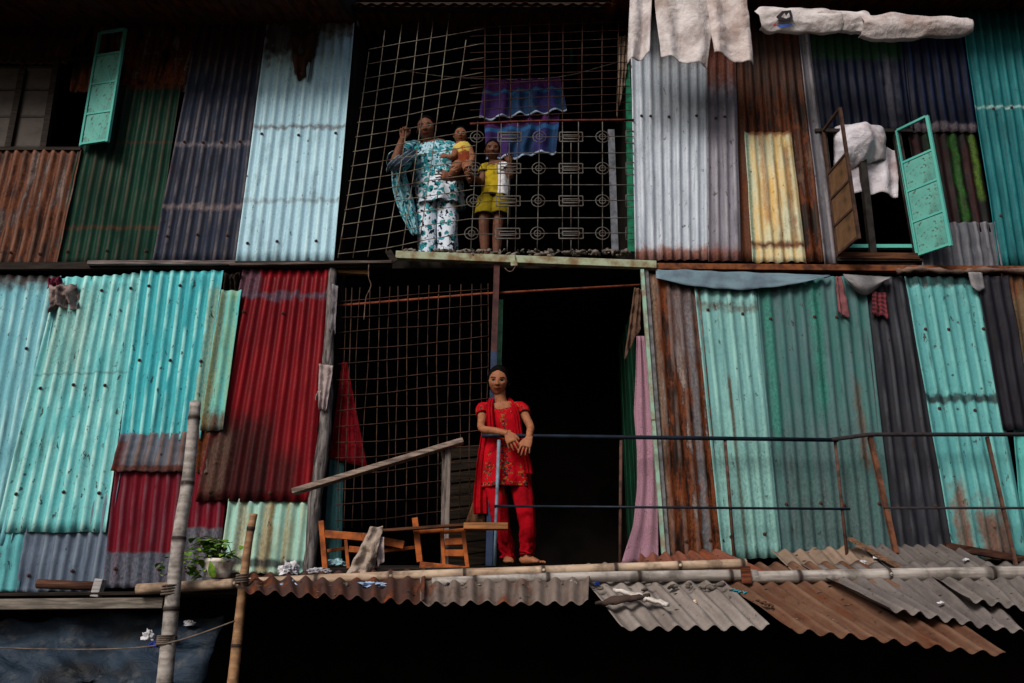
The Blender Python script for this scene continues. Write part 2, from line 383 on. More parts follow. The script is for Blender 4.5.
sheet('navy blue sheet with a green top edge', [(802, 14), (900, 14), (914, 131), (815, 131)],
      tin_mat((10, 17, 36), (5, 9, 22), .7, .05, (70, 60, 66), (50, 56, 76), .16, .3,
              bands=[(0, 1, .2, .40, (18, 52, 28), .02, .09, .95), (0, 1, -.1, .2, (16, 40, 24), .02, .05, .9), (.76, .86, .36, 1.0, (74, 74, 86), .05, .2, .6), (.1, .16, .3, .9, (50, 54, 66), .04, .15, .5)]), -.006, ragged=.008)
sheet('dark navy sheet beside the window', [(896, 14), (961, 14), (980, 132), (910, 132)],
      tin_mat((7, 12, 32), (4, 7, 20), .7, .05, (70, 60, 66), (24, 44, 84), .3, .3, bands=[(0, 1, .93, 1.1, (120, 110, 118), .015, .1, .6)]), -.018, ragged=.008)
sheet('black sheet with worn streaks of red and green paint', [(906, 126), (976, 126), (994, 232), (925, 232)],
      tin_mat((18, 20, 20), (10, 12, 14), .7, .1, (56, 26, 22), dirt=.6, bands=[(.04, .14, .1, 1, (58, 22, 26), .06, .2, .75), (.24, .34, .0, .9, (18, 52, 26), .05, .25, .8), (.42, .50, 0, 1, (50, 18, 22), .06, .2, .7), (.57, .67, .05, .92, (34, 86, 22), .05, .22, .85), (.75, .83, .15, 1, (56, 20, 24), .06, .2, .7), (.87, .94, .0, .7, (72, 104, 26), .04, .2, .8)]), .0)
sheet('short grey sheet under the striped one', [(916, 222), (994, 222), (1002, 267), (922, 267)],
      tin_mat((88, 90, 98), (60, 62, 70), .7, .12, RUST, (140, 138, 146), .4, .4), -.022, ragged=.008)
sheet('deep teal sheet at the right end of the upper wall', [(960, 10), (1085, 10), (1128, 266), (998, 266)],
      tin_mat((24, 92, 98), (15, 68, 76), .7, .05, (86, 60, 44), (60, 140, 142), .35, .45,
              bands=[(0, 1, .405, .415, (170, 205, 205), .006, .03, .6)]), -.03, (.42, .83), every=2)
# lower storey, left; pale crest tints on the turquoise sheets paint ridge highlights
sheet('pale turquoise sheet at the far left', [(-170, 272), (62, 276), (12, 545), (-215, 540)],
      tin_mat((112, 172, 184), (92, 150, 168), .6, .04, (86, 60, 44), (166, 208, 212), .7, .45, bands=[(0, 1, -.1, .05, (66, 44, 38), .03, .12, .95)]), -.012, (.3, .8), every=4)
sheet('large bright turquoise sheet with dark specks', [(58, 278), (143, 273), (106, 532), (-4, 532)],
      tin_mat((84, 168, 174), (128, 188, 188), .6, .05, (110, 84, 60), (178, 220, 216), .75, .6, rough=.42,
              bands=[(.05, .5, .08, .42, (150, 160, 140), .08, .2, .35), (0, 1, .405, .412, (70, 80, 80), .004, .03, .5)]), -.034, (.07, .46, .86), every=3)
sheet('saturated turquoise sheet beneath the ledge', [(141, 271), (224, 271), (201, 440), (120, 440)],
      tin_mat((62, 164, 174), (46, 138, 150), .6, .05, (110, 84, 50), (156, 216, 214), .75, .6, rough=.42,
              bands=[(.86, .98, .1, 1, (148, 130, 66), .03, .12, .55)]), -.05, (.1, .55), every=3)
sheet('narrow turquoise strip streaked with rust', [(222, 290), (242, 290), (223, 430), (200, 430)],
      tin_mat((84, 168, 168), (130, 150, 110), .8, .2, (128, 82, 36), (120, 194, 188), .4, .5,
              bands=[(0, 1, .88, 1.1, (96, 48, 26), .04, .2, .9), (.0, .3, .0, 1, (130, 104, 52), .05, .2, .6)]), -.086)
sheet('brown rusted scrap under the turquoise strip', [(199, 427), (225, 427), (219, 474), (196, 474)], tin_mat((92, 54, 36), (64, 52, 50), .7, .2, (112, 56, 30), ramp=((.41, (16, 10, 9)), (.465, (42, 22, 15)), (.51, (98, 50, 25)), (.54, (46, 26, 20)), (.59, (118, 106, 102)))), -.046)
sheet('grey patch with rusty edges', [(121, 434), (190, 432), (184, 472), (111, 471)],
      tin_mat((92, 100, 114), (76, 72, 78), .8, .2, (100, 54, 34), (128, 96, 78), .5, .3, bands=[(0, 1, .84, 1.1, (82, 40, 30), .04, .12, .9), (-.1, .12, .2, 1, (96, 40, 30), .05, .1, .8)]), -.064, ragged=.014)
sheet('crimson painted sheet with a bare lower edge', [(116, 466), (228, 466), (218, 588), (103, 588)],
      tin_mat((100, 12, 28), (72, 16, 30), .7, .08, (74, 34, 30), (104, 84, 96), .35, .4,
              bands=[(0, .64, .72, 1.1, (86, 94, 108), .015, .05, .97), (.64, 1, .52, 1.1, (92, 96, 106), .015, .05, .97)]), -.03, (.85,), every=4)
sheet('blue grey galvanised sheet low on the wall', [(28, 520), (122, 470), (102, 592), (16, 592)],
      tin_mat((92, 106, 124), (66, 76, 94), .85, .08, (86, 70, 66), (124, 134, 146), .4, .4), -.014, (.8,), every=3)
sheet('turquoise strip low at the left edge', [(-200, 520), (28, 520), (18, 592), (-215, 592)], tin_mat((88, 160, 166), (70, 130, 140), .6, .06), -.024, (.8,), every=5)
sheet('deep red sheet with a scorched lower part', [(243, 270), (331, 270), (312, 501), (196, 501)],
      tin_mat((100, 9, 18), (72, 8, 18), .6, .08, (72, 30, 26), (146, 34, 38), .4, .35, rough=.42,
              bands=[(-.1, .22, -.1, .12, (84, 62, 76), .03, .14, .9), (0, 1, .105, .135, (82, 72, 88), .012, .09, .85), (0, .6, .66, 1.1, (40, 17, 18), .07, .2, .95), (.6, .85, .8, 1.1, (54, 16, 18), .06, .2, .8), (0, .22, .72, .98, (104, 84, 72), .05, .2, .5)]), -.05, (.2, .97), every=4)
sheet('pale turquoise sheet with yellow brown stains', [(229, 499), (314, 502), (306, 576), (219, 572)],
      tin_mat((138, 186, 178), (160, 164, 132), .7, .12, (140, 106, 58), (176, 200, 186), .4, .3,
              bands=[(.12, .24, 0, 1, (150, 140, 116), .03, .1, .7), (.42, .55, 0, 1, (156, 116, 64), .03, .08, .8), (.68, .76, 0, 1, (150, 120, 76), .03, .08, .6), (0, 1, .80, .92, (44, 44, 50), .03, .14, .9)]), -.034, ragged=.01)
# lower storey, right
sheet('rusty sheet beside the doorway', [(646, 271), (699, 290), (724, 560), (663, 562)],
      tin_mat((108, 62, 40), (78, 44, 32), .9, .2, (116, 54, 24), (140, 128, 122), .3, .35, ramp=((.41, (16, 10, 9)), (.465, (42, 22, 15)), (.51, (98, 50, 25)), (.54, (46, 26, 20)), (.59, (118, 106, 102))),
              bands=[(-.1, .16, 0, 1, (130, 112, 98), .03, .08, .75), (.4, .9, -.1, .3, (112, 104, 108), .1, .3, .6), (.7, .8, .1, 1, (120, 124, 132), .04, .12, .55)]), -.02, (.94,), every=2, pitch=.082)
sheet('light turquoise sheet with one long rust streak', [(694, 286), (757, 290), (783, 558), (722, 560)],
      tin_mat((110, 158, 158), (86, 130, 134), .6, .06, (112, 80, 50), (160, 208, 200), .4, .45,
              bands=[(.38, .44, .35, 1, (112, 74, 36), .015, .04, .8), (0, 1, .06, .085, (84, 64, 52), .012, .1, .7), (0, 1, .55, 1.1, (112, 150, 142), .15, .2, .5)]), -.038, (.92, .1), every=3, pitch=.082)
sheet('wide green grey sheet', [(756, 280), (864, 276), (896, 560), (779, 562)],
      tin_mat((50, 94, 92), (74, 96, 102), .8, .07, (96, 52, 34), (84, 116, 118), .4, .4,
              bands=[(0, 1, .6, 1.1, (76, 88, 88), .25, .2, .6), (.05, .12, .0, .6, (44, 128, 112), .04, .1, .7), (.48, .56, .0, .5, (40, 130, 112), .04, .1, .7), (.8, .86, .4, .7, (104, 62, 40), .03, .1, .7)]), -.02, (.16, .82), every=3, pitch=.082)
sheet('charcoal grey sheet', [(860, 276), (910, 276), (956, 562), (892, 562)],
      tin_mat((40, 42, 50), (25, 27, 33), .85, .1, (84, 62, 54), (92, 94, 100), .3, .6, dirt=.5), -.006, (.83,), every=3, pitch=.082)
sheet('clear turquoise sheet with a tarred seam', [(904, 277), (979, 277), (1031, 560), (954, 560)],
      tin_mat((82, 148, 150), (62, 124, 130), .6, .05, (112, 58, 30), (136, 200, 194), .4, .6, rough=.42,
              bands=[(0, 1, -.1, .035, (28, 30, 32), .01, .06, .95), (0, 1, .445, .475, (30, 34, 38), .008, .05, .92), (.1, .3, .75, 1.1, (118, 58, 26), .06, .2, .85), (.4, .8, .83, 1.1, (110, 54, 28), .06, .25, .85)]), -.04, (.2, .5), every=3, pitch=.082)
sheet('black tarred sheet', [(976, 276), (1008, 276), (1034, 430), (1002, 430)], tin_mat((28, 28, 36), (18, 18, 24), .8, .15, (70, 40, 32), (56, 54, 62), .3, .4), -.054)
sheet('rust speckled sheet at the right end', [(1000, 274), (1090, 274), (1110, 392), (1018, 392)], tin_mat((92, 74, 54), (70, 96, 84), .7, .45, (104, 52, 30)), -.03)
sheet('turquoise sheet low at the right edge', [(1008, 386), (1110, 386), (1150, 562), (1024, 562)], tin_mat((78, 158, 154), (60, 130, 132), .6, .12, (100, 56, 34)), -.012, pitch=.082)

# ------------------------------------------------------------------ the house: ledge, beams, posts
def beam(name, a, b, wx, wy, mat, label=None, bev=.004):
    bm = bmesh.new(); bar(bm, a, b, wx, wy, bev=bev); o = obj(name, bm, mat, house, False)
    if label: o['label'] = label
    return o
pg = tin_mat((138, 150, 132), (116, 110, 84), .8, .3, (104, 62, 36))
pgm = plain_mat('flaking_green_paint', (140, 150, 128), .7, .0, 9, 0, .3, .3, (104, 84, 58))
beam('beam', P(-160, 268, -.04), P(392, 265, -.04), .05, .06, wmd)
beam('batten', P(88, 263, -.085), P(236, 263, -.085), .03, .035, wood_mat((124, 112, 112)))
beam('batten', P(230, 265, -.09), P(392, 262, -.09), .03, .022, wood_mat((96, 84, 78)))
beam('beam', P(396, 255.5, -.05), P(656, 265.5, -.05), .05, .062, pgm, 'pale green painted steel beam under the balcony')
beam('beam', P(640, 267, -.02), P(1120, 271, -.02), .05, .05, rust_mat((110, 64, 38), (62, 36, 28)))
beam('beam', P(330, 271, .0), P(370, 273, .0), .04, .04, wood_mat((128, 96, 60)))
# broken end plate of the green beam
bm = bmesh.new(); bar(bm, P(388, 251, -.09), P(395, 262, -.09), .012, .05); obj('bracket', bm, wmd, house, False)
bm = bmesh.new(); bar(bm, P(514, 261, -.085), P(514, 266, -.085), .05, .02); obj('bracket', bm, pgm, house, False)
post = wood_mat((118, 112, 112), .35, (40, 40, 5))
bm = bmesh.new()
tube(bm, spline([P(333, 270, -.03), P(329, 340, -.04), P(325, 430, -.05), P(316, 500, -.04), P(309, 575, -.03)], 5), [r_ * .74 for r_ in (.05, .046, .05, .054, .05, .052, .058, .05, .056, .06, .062, .06, .064, .062, .06, .064, .066, .064, .06, .06, .06)], 7, 1, Vector((0, 1, 0)), .3)
obj('door_post', bm, post, house)['label'] = 'splintered grey timber post left of the net'
bm = bmesh.new(); bar(bm, P(497, 264, -.02), P(494, 352, -.02), .045, .05); obj('door_post', bm, rust_mat((74, 48, 46), (50, 34, 36)), house, False)['label'] = 'rust red upper half of the steel door post'
bm = bmesh.new(); bar(bm, P(494, 352, -.02), P(489, 566, -.02), .046, .05); obj('door_post', bm, plain_mat('blue_grey_paint', (40, 52, 78), .6, .3), house, False)['label'] = 'blue grey painted lower half of the steel door post'
bm = bmesh.new(); tube(bm, [P(334, 306, .03), P(480, 294, .03), P(640, 285, .03)], .010, 8); obj('rod', bm, rust_mat((120, 62, 42), (84, 40, 30)), house)
bm = bmesh.new(); bar(bm, P(642, 270, -.05), P(653, 420, -.05), .026, .03); bar(bm, P(653.2, 421, -.05), P(664, 560, -.05), .026, .03)
obj('door_jamb', bm, plain_mat('pale_green_paint', (128, 162, 146), .6, .0, 12, 0, .3, .2, (120, 108, 92)), house, False)
bm = bmesh.new(); bar(bm, P(646, 270, -.035), P(668, 561, -.035), .03, .02); obj('door_jamb', bm, plain_mat('grey_zinc', (104, 104, 108), .6, .3), house, False)
# green door leaf folded inwards and a short green board behind the post
gd = wood_mat((16, 58, 40), .5, (40, 40, 3), .6, 'green_painted_boards')
a, b = P(640, 330, .08), P(648, 562, .08)
bm = bmesh.new(); box(bm, (P(646, 500, .08).x - .015, .08, zF1 + .01), (P(646, 500, .08).x + .015, 1.0, 3.95))
for yy in (.25, .45, .65, .85): box(bm, (P(646, 500, .08).x - .021, yy, zF1 + .01), (P(646, 500, .08).x - .0155, yy + .02, 3.95))
obj('door', bm, gd, house, False)['label'] = 'green painted door leaf folded inwards'
bm = bmesh.new(); bar(bm, P(500, 300, .06), P(498, 372, .06), .05, .02); obj('board', bm, plain_mat('green_paint', (70, 120, 92), .6, .3), house, False)
bm = bmesh.new(); bar(bm, P(631, 60, .1), P(634, 252, .1), .10, .02); obj('board', bm, plain_mat('emerald_paint', (24, 104, 78), .5, .3), house, False)['label'] = 'emerald green board at the right end of the balcony'
bm = bmesh.new(); bar(bm, P(611, 130, .14), P(615, 252, .14), .055, .02); obj('board', bm, plain_mat('grey_paint', (104, 108, 118), .5, .3), house, False)
# red frames and green strips deep in the balcony
rf = plain_mat('red_paint', (150, 26, 28), .5, .3); gf = plain_mat('green_enamel', (36, 150, 116), .5, .3)
bm = bmesh.new()
for q in (((528, 12), (529, 80)), ((578, 12), (579, 84)), ((532, 16), (574, 16)), ((532, 47), (574, 47))): bar(bm, P(*q[0], .78), P(*q[1], .78), .03, .03)
obj('inner_frame', bm, rf, house, False)
bm = bmesh.new(); bar(bm, P(573, 4, .72), P(573, 15, .72), .06, .02); bar(bm, P(571, 30, .72), P(571, 64, .72), .032, .02); obj('inner_board', bm, gf, house, False)
# slatted boards behind the net, low
sl_m = wood_mat((40, 30, 21), .35)
bm = bmesh.new()
for i, py in enumerate(range(452, 562, 12)): bar(bm, P(441, py + 3, .32 + (i % 2) * .012), P(487, py - 2, .32 + (i % 2) * .012), .02, .075)
obj('board_partition', bm, sl_m, house, False)
sheet('small turquoise sheet behind the net', [(331, 440), (345, 440), (341, 566), (322, 566)], tin_mat((44, 80, 84), (28, 56, 60), .7, .2), .07, pitch=.05, amp=.004)
# ------------------------------------------------------------------ wire nets and ornamental grille
wire_m = plain_mat('galvanised_wire', (116, 110, 98), .6, 0, 7, 0, .1, .1, (66, 46, 36))
wire_r = rust_mat((62, 40, 32), (34, 22, 19), 9)
def poly(bm, pts, Y, r, seg=5, wob=.006):
    q = [P(x, y, Y + wob * noise.noise(Vector((x * .05, y * .05, Y * 9)))) for x, y in pts]
    tube(bm, spline(q, 3) if len(q) > 2 else q, r, seg)
bm = bmesh.new()
tops = [(369, 52), (385, 30), (402, 24), (419, 20), (434, 14), (450, 8), (466, 40)]; bots = [(338, 258), (353, 258), (368, 257), (386, 253), (402, 252), (418, 252), (452, 124)]
for i, (a, b) in enumerate(zip(tops, bots)):
    m = ((a[0] * .55 + b[0] * .45) + rnd.uniform(-1, 1.5), (a[1] + b[1]) / 2)
    poly(bm, [a, m, b], -.03, .0040)
for i in range(15):
    y0 = 254 - i * 14.6; x0 = 338 + i * 2.15; x1 = (474 if i < 8 else 480) + i * .3
    xm = (x0 + x1) / 2
    poly(bm, [(x0, y0), (xm - 20, y0 - 7 + rnd.uniform(-1.5, 1.5)), (xm + 25, y0 - 15 + rnd.uniform(-1, 1)), (x1, y0 - 21)], -.036, .0036)
obj('wire_net', bm, wire_m, house)['label'] = 'light sagging wire net across the left of the balcony'
bm = bmesh.new()
for x in (485, 500, 511, 530, 549, 563, 582, 602, 618): poly(bm, [(x + rnd.uniform(-1, 1), 6), (x, 60), (x - .5, 124)], -.028, .0045)
for i in range(13): poly(bm, [(470, 20 + i * 8.2), (540, 17 + i * 8.1 + rnd.uniform(-1, 1)), (632, 14 + i * 8)], -.034, .0032)
obj('wire_net', bm, wire_r, house)['label'] = 'rusted fine wire net over the upper right of the balcony'
# ornamental grille
orn = bmesh.new()
ox = lambda x, y: x + (y - 137) * (-.055 if x < 500 else -.02 if x < 560 else .0)
rows_y = (137, 168.5, 201, 233.5)
for x in (477, 539.5, 602.5): poly(orn, [(ox(x, 122), 122), (ox(x, 190), 190), (ox(x, 251), 251)], -.05, .0042, wob=.003)
for xs in ((501, 509.5, 517.5), (562.5, 571, 578.5)):
    for x in xs:
        segs = ((122, 251),) if x not in (509.5, 571) else ((143, 163), (175, 195), (207, 228), (240, 251))
        for y0, y1 in segs: poly(orn, [(ox(x, y0), y0), (ox(x, y1), y1)], -.05, .0040, wob=.003)
for y in rows_y: poly(orn, [(468, y + 1), (550, y), (634, y - .5)], -.054, .0036, wob=0)
for y in (153, 185, 218): poly(orn, [(470, y + 1), (550, y), (634, y)], -.054, .0042, wob=0)
for y in rows_y:                                  # little stepped meander against the right end
    for q in (((626, y - 6), (634, y - 6)), ((626, y - 6), (626, y + 6)), ((626, y + 6), (634, y + 6))): poly(orn, q, -.05, .0040, wob=.003)
gr = obj('ornamental_grille', orn, plain_mat('grey_iron', (88, 86, 84), .55, .35, 9, 0, .1, .2, (54, 42, 36)), house); gr['label'] = 'iron grille with rows of rings and oblong frames'
bm = bmesh.new(); poly(bm, [(470, 124), (540, 121), (634, 120)], -.05, .010, 6, 0); o = obj('grille_rail', bm, rust_mat((92, 44, 36), (56, 30, 26)), house)
for y in rows_y:
    for x in (477, 539.5, 602.5):
        bm = bmesh.new(); c = P(ox(x, y), y, -.05)
        for r in (.054, .026):
            ring = [c + Vector((math.cos(t * PI / 10) * r, -.002, math.sin(t * PI / 10) * r)) for t in range(21)]
            tube(bm, ring, .0044, 5)
        obj('ring', bm, gr.data.materials[0], gr)
    for x in (509.5, 571):
        bm = bmesh.new()
        for hw, hh in ((.094, .044), (.066, .017)):
            c = P(ox(x, y), y, -.052); cs = [c + Vector((sx * hw, 0, sz * hh)) for sx, sz in ((-1, -1), (1, -1), (1, 1), (-1, 1))]
            for i in range(4): bar(bm, cs[i], cs[(i + 1) % 4], .0085, .0085)
        obj('oblong_frame', bm, gr.data.materials[0], gr, False)
# net beside the doorway
bm = bmesh.new()
for i, x in enumerate((343, 349, 357, 367, 377, 387, 397, 407, 418, 428, 438, 449, 460, 471, 480, 487)):
    poly(bm, [(x + (3 if i < 6 else 1), 288 - i * .3), (x + rnd.uniform(-1.5, 1.5), 360), (x - (3 if i < 4 else 0) + rnd.uniform(-2, 2), 440), (x - (5 if i < 4 else 1), 528)], .02, (.0034, .0046, .0032)[i % 3])
for i in range(16):
    y = 297 + i * 15.6
    poly(bm, [(335, y + 5), (380, y + 2 + rnd.uniform(-2, 2)), (430, y - 2 + rnd.uniform(-2, 2)), (489, y - 8)], .012, .0034)
obj('wire_net', bm, rust_mat((64, 44, 35), (30, 20, 17), 7), house)['label'] = 'rusty wire net beside the doorway'

# ------------------------------------------------------------------ windows
fr_d = plain_mat('dark_frame_paint', (44, 40, 38), .6, .4); tq = plain_mat('turquoise_enamel', (84, 160, 150), .45, .0, 7, 0, .45, .1, (74, 156, 150))
pane_g = plain_mat('grey_brown_panel', (62, 55, 51), .6, .25, 6); brn = plain_mat('brown_panel_paint', (104, 78, 56), .6, .3, 8)
def tq_panel():
    k = NT('turquoise_panel'); v = k.obj(); n1 = k.noise(v, 5, 5); n2 = k.noise(v, 34, 5, .7)
    col = k.mix(k.step(n1, .35, .7), C(92, 156, 147), C(74, 134, 128)); col = k.mix(k.step(n2, .57, .61, 0, .9), col, C(70, 46, 34)); col = k.mix(k.step(k.noise(k.vmap(v, (9, 9, 3)), 1, 6, .7), .5, .7, 0, .6), col, C(74, 92, 82))
    return k.out(col, .5, 0, .1)
tqp = tq_panel()
def sash(parent, q, splits, fm, pm, open_first, thick=.022, fw=.022, label=None, latch=False):
    """one hinged leaf: q = its corners (px, py, Y) TL TR BR BL; the panel cells lie between the splits"""
    f = quad_fn(q); bm = bmesh.new()
    up = (f(1, .5) - f(0, .5)).cross(f(.5, 0) - f(.5, 1)).normalized()
    bar(bm, f(0, 0), f(0, 1), fw, thick, up); bar(bm, f(1, 0), f(1, 1), fw, thick, up)
    for s in splits: bar(bm, f(.04, s), f(.96, s), fw * .85, thick * .9, up)
    if latch: bar(bm, f(.8, .50), f(.62, .38), .012, .02, up)
    o = obj('sash', bm, fm, parent, False)
    if label: o['label'] = label
    for i in range(len(splits) - 1):
        if i == 0 and open_first: continue
        a, b = splits[i], splits[i + 1]; bm = bmesh.new()
        cs = [f(.06, a + .01), f(.94, a + .01), f(.94, b - .01), f(.06, b - .01)]
        vs = [bm.verts.new(c + up * .004) for c in cs] + [bm.verts.new(c - up * .004) for c in cs]
        for fc in ((0, 1, 2, 3), (7, 6, 5, 4), (0, 4, 5, 1), (1, 5, 6, 2), (2, 6, 7, 3), (3, 7, 4, 0)): bm.faces.new([vs[j] for j in fc])
        obj('panel', bm, pm, o, False)
win = thing('window', None, None, P(30, 150, 0)); win.parent = house; del_keys = None
win['label'] = 'dark window with a turquoise shutter in the upper left corner'
bm = bmesh.new()
for a, b in (((58, 60), (44, 150)), ((-150, 62), (-160, 150))): bar(bm, P(*a, .01), P(*b, .01), .05, .05)
bar(bm, P(-155, 150, .0), P(82, 150, .0), .05, .03); bar(bm, P(-150, 62, .01), P(98, 60, .01), .04, .04); bar(bm, P(24, 70, .012), P(9, 148, .012), .05, .045)
obj('window_frame', bm, wmd, win, False)
def part_sash(*a, **k): sash(win, *a, **k)
part_sash([(26, 66, .03), (56, 66, .03), (44, 149, .03), (11, 149, .03)], (0.02, .3, .62, .98), fr_d, pane_g, False)
part_sash([(-14, 66, .03), (22, 66, .03), (7, 149, .03), (-32, 149, .03)], (0.02, .3, .62, .98), fr_d, pane_g, False)
part_sash([(100, 33, -.05), (125.5, 29, -.17), (107.5, 142, -.17), (81, 146, -.05)], (.0, .215, .475, .735, .985), tq, tqp, True, label='turquoise panelled shutter swung open', latch=True)
win2 = thing('window', None, None, P(870, 258, 0)); win2.parent = house; win2['label'] = 'window with two open shutters over the right of the doorway'
bm = bmesh.new()
bar(bm, P(823, 132, -.01), P(838, 260, -.01), .04, .05); bar(bm, P(896, 132, -.02), P(919, 260, -.02), .05, .05)
bar(bm, P(861, 150, .0), P(873, 260, .0), .05, .05); bar(bm, P(815, 131, -.03), P(912, 131, -.03), .03, .03)
bar(bm, P(836, 260, -.02), P(921, 260, -.02), .05, .035)
obj('window_frame', bm, fr_d, win2, False)
bm = bmesh.new(); bar(bm, P(838, 247, .02), P(916, 247, .02), .04, .03); obj('window_sill', bm, tq, win2, False)
bm = bmesh.new(); bar(bm, P(838, 256, -.035), P(918, 257, -.035), .04, .05); obj('window_sill', bm, wood_mat((92, 58, 40)), win2, False)
sash(win2, [(823, 131, -.04), (840, 108, -.36), (859, 239, -.36), (838, 257, -.04)], (.0, .36, .56, .77, .985), rust_mat((70, 50, 42), (44, 34, 30)), brn, True, label='brown shutter without its top pane')
sash(win2, [(896, 131, -.04), (927, 116, -.26), (951, 246, -.26), (918, 257, -.04)], (.0, .27, .5, .74, .985), tq, tqp, True, label='turquoise shutter with rust stains and an empty top cell')
for t_ in (win, win2):
    for key in ('category',):
        if key in t_: del t_[key]
# ------------------------------------------------------------------ awning sheets over the lower shop
AW = []
def loose(name, quad, mat, label, cat='tin sheet', group='loose tin sheets of the awning', **kw):
    kw.setdefault('pitch', .098); kw.setdefault('amp', .0145)
    s = corrugated(name, quad, mat, None, label, **kw); tag(s[0], label, cat, group); AW.append(s); return s
asb = lambda base, alt, rust=.2: tin_mat(base, alt, .8, rust, (112, 58, 32), tuple(int(c * 1.15) for c in base), .4, .4, rough=.8, spec=.15, streak=12)
loose('awning_sheet', [(236, 574, -.45), (425, 570, -.45), (424, 603, -1.25), (242, 590, -1.25)], asb((66, 44, 39), (38, 28, 26), .35), 'dark red brown tin sheet behind the pale plastic scraps, left end of the awning', ragged=.03)
loose('awning_sheet', [(420, 572, -.5), (590, 570, -.5), (588, 602, -1.25), (420, 604, -1.25)], asb((108, 96, 90), (68, 56, 50), .3), 'grey brown tin sheet with a wavy front edge below the chairs', ragged=.02, Y=-.5)
loose('awning_sheet', [(572, 566, -.35), (704, 564, -.35), (770, 627, -1.32), (622, 629, -1.32)], asb((128, 120, 116), (94, 86, 82), .1), 'grey tin sheet jutting out furthest, with a white rag across it', ragged=.01)
loose('awning_sheet', [(694, 566, -.33), (858, 562, -.33), (1006, 655, -1.6), (790, 630, -1.34)], tin_mat((96, 70, 55), (74, 46, 34), .9, .25, (104, 54, 30), (118, 92, 76), .4, .4, rough=.85, spec=.12, streak=10), 'orange rusted tin sheet in the right half of the awning', ragged=.01)
loose('awning_sheet', [(800, 566, -.36), (960, 562, -.36), (1030, 634, -1.38), (888, 610, -1.3)], asb((104, 97, 95), (74, 68, 68), .12), 'grey tin sheet overlapping the orange rusted one', ragged=.01)
loose('awning_sheet', [(912, 566, -.345), (1090, 560, -.345), (1120, 622, -1.25), (968, 600, -1.15)], asb((108, 101, 99), (80, 74, 72), .1), 'grey tin sheet at the right end of the awning, uppermost of its pile', ragged=.01)
loose('awning_sheet', [(640, 556, -.07), (722, 550, -.07), (775, 573, -.5), (636, 574, -.5)], asb((110, 66, 52), (84, 50, 42), .35), 'rust brown tin sheet lying behind the bamboo near the pink curtain', pitch=.11)
loose('awning_sheet', [(770, 551, -.085), (866, 546, -.085), (892, 573, -.46), (792, 573, -.46)], asb((126, 108, 95), (100, 84, 72), .1), 'beige tin sheet lying behind the bamboo below the green grey wall', pitch=.10)
loose('awning_sheet', [(858, 546, -.09), (958, 545, -.09), (1010, 574, -.48), (893, 574, -.48)], asb((92, 86, 84), (66, 62, 62), .1), 'dull grey tin sheet lying behind the bamboo below the charcoal wall', pitch=.08)
bm = bmesh.new(); bar(bm, P(849, 538, -.16), P(908, 572, -.52), .06, .012); tag(obj('plank', bm, wood_mat((128, 96, 76)), None, False), 'narrow split board leaning over the tin behind the right bamboo pole', 'plank')
bm = bmesh.new(); bar(bm, P(945, 546, -.12), P(1060, 566, -.2), .05, .045); tag(obj('plank', bm, wood_mat((66, 42, 34)), None, False), 'dark rotten beam below the turquoise sheet at the right edge', 'plank')

# ledge boards (part of the house) on the left
beam('ledge_beam', P(-160, 606, -.62), P(166, 603, -.62), .1, .06, wood_mat((124, 116, 108), .6))
beam('ledge_beam', P(-160, 598, -.4), P(250, 594, -.4), .5, .02, wmd)
beam('ledge_beam', P(318, 573, -.22), P(668, 571, -.22), .42, .03, wmd)
beam('ledge_beam', P(640, 572, -.10), P(1100, 572, -.10), .1, .05, wmd)
bm = bmesh.new(); n = 0
for i in range(260):                                   # soot, leaves and crumbs lying along both ledges
    if i % 4: px, py, Y = rnd.uniform(405, 632), rnd.uniform(250, 255.5), rnd.uniform(-.06, -.01)
    else: px, py, Y = rnd.uniform(240, 760), rnd.uniform(584, 590), rnd.uniform(-.86, -.80)
    c = P(px, py, Y); r = rnd.uniform(.006, .022)
    m = Matrix.Translation(c) @ Matrix.Rotation(rnd.uniform(0, 6), 4, 'Z') @ Matrix.Rotation(rnd.uniform(0, 3), 4, 'X') @ Matrix.Diagonal((r * 1.8, r, r * .5, 1))
    bmesh.ops.create_icosphere(bm, subdivisions=1, radius=1, matrix=m)
for o_, f_, n_, nr_ in AW:
    for i in range(15):
        p_ = f_(rnd.random(), rnd.uniform(.05, .97)); r = rnd.uniform(.004, .011)
        m = Matrix.Translation(p_ + Vector((0, 0, .004))) @ Matrix.Rotation(rnd.uniform(0, 6), 4, 'Z') @ Matrix.Diagonal((r * 2.2, r, r * .22, 1))
        bmesh.ops.create_icosphere(bm, subdivisions=1, radius=1, matrix=m)
tag(obj('debris', bm, plain_mat('ashy_debris', (112, 104, 98), .9, .75, 12)), kind='stuff')

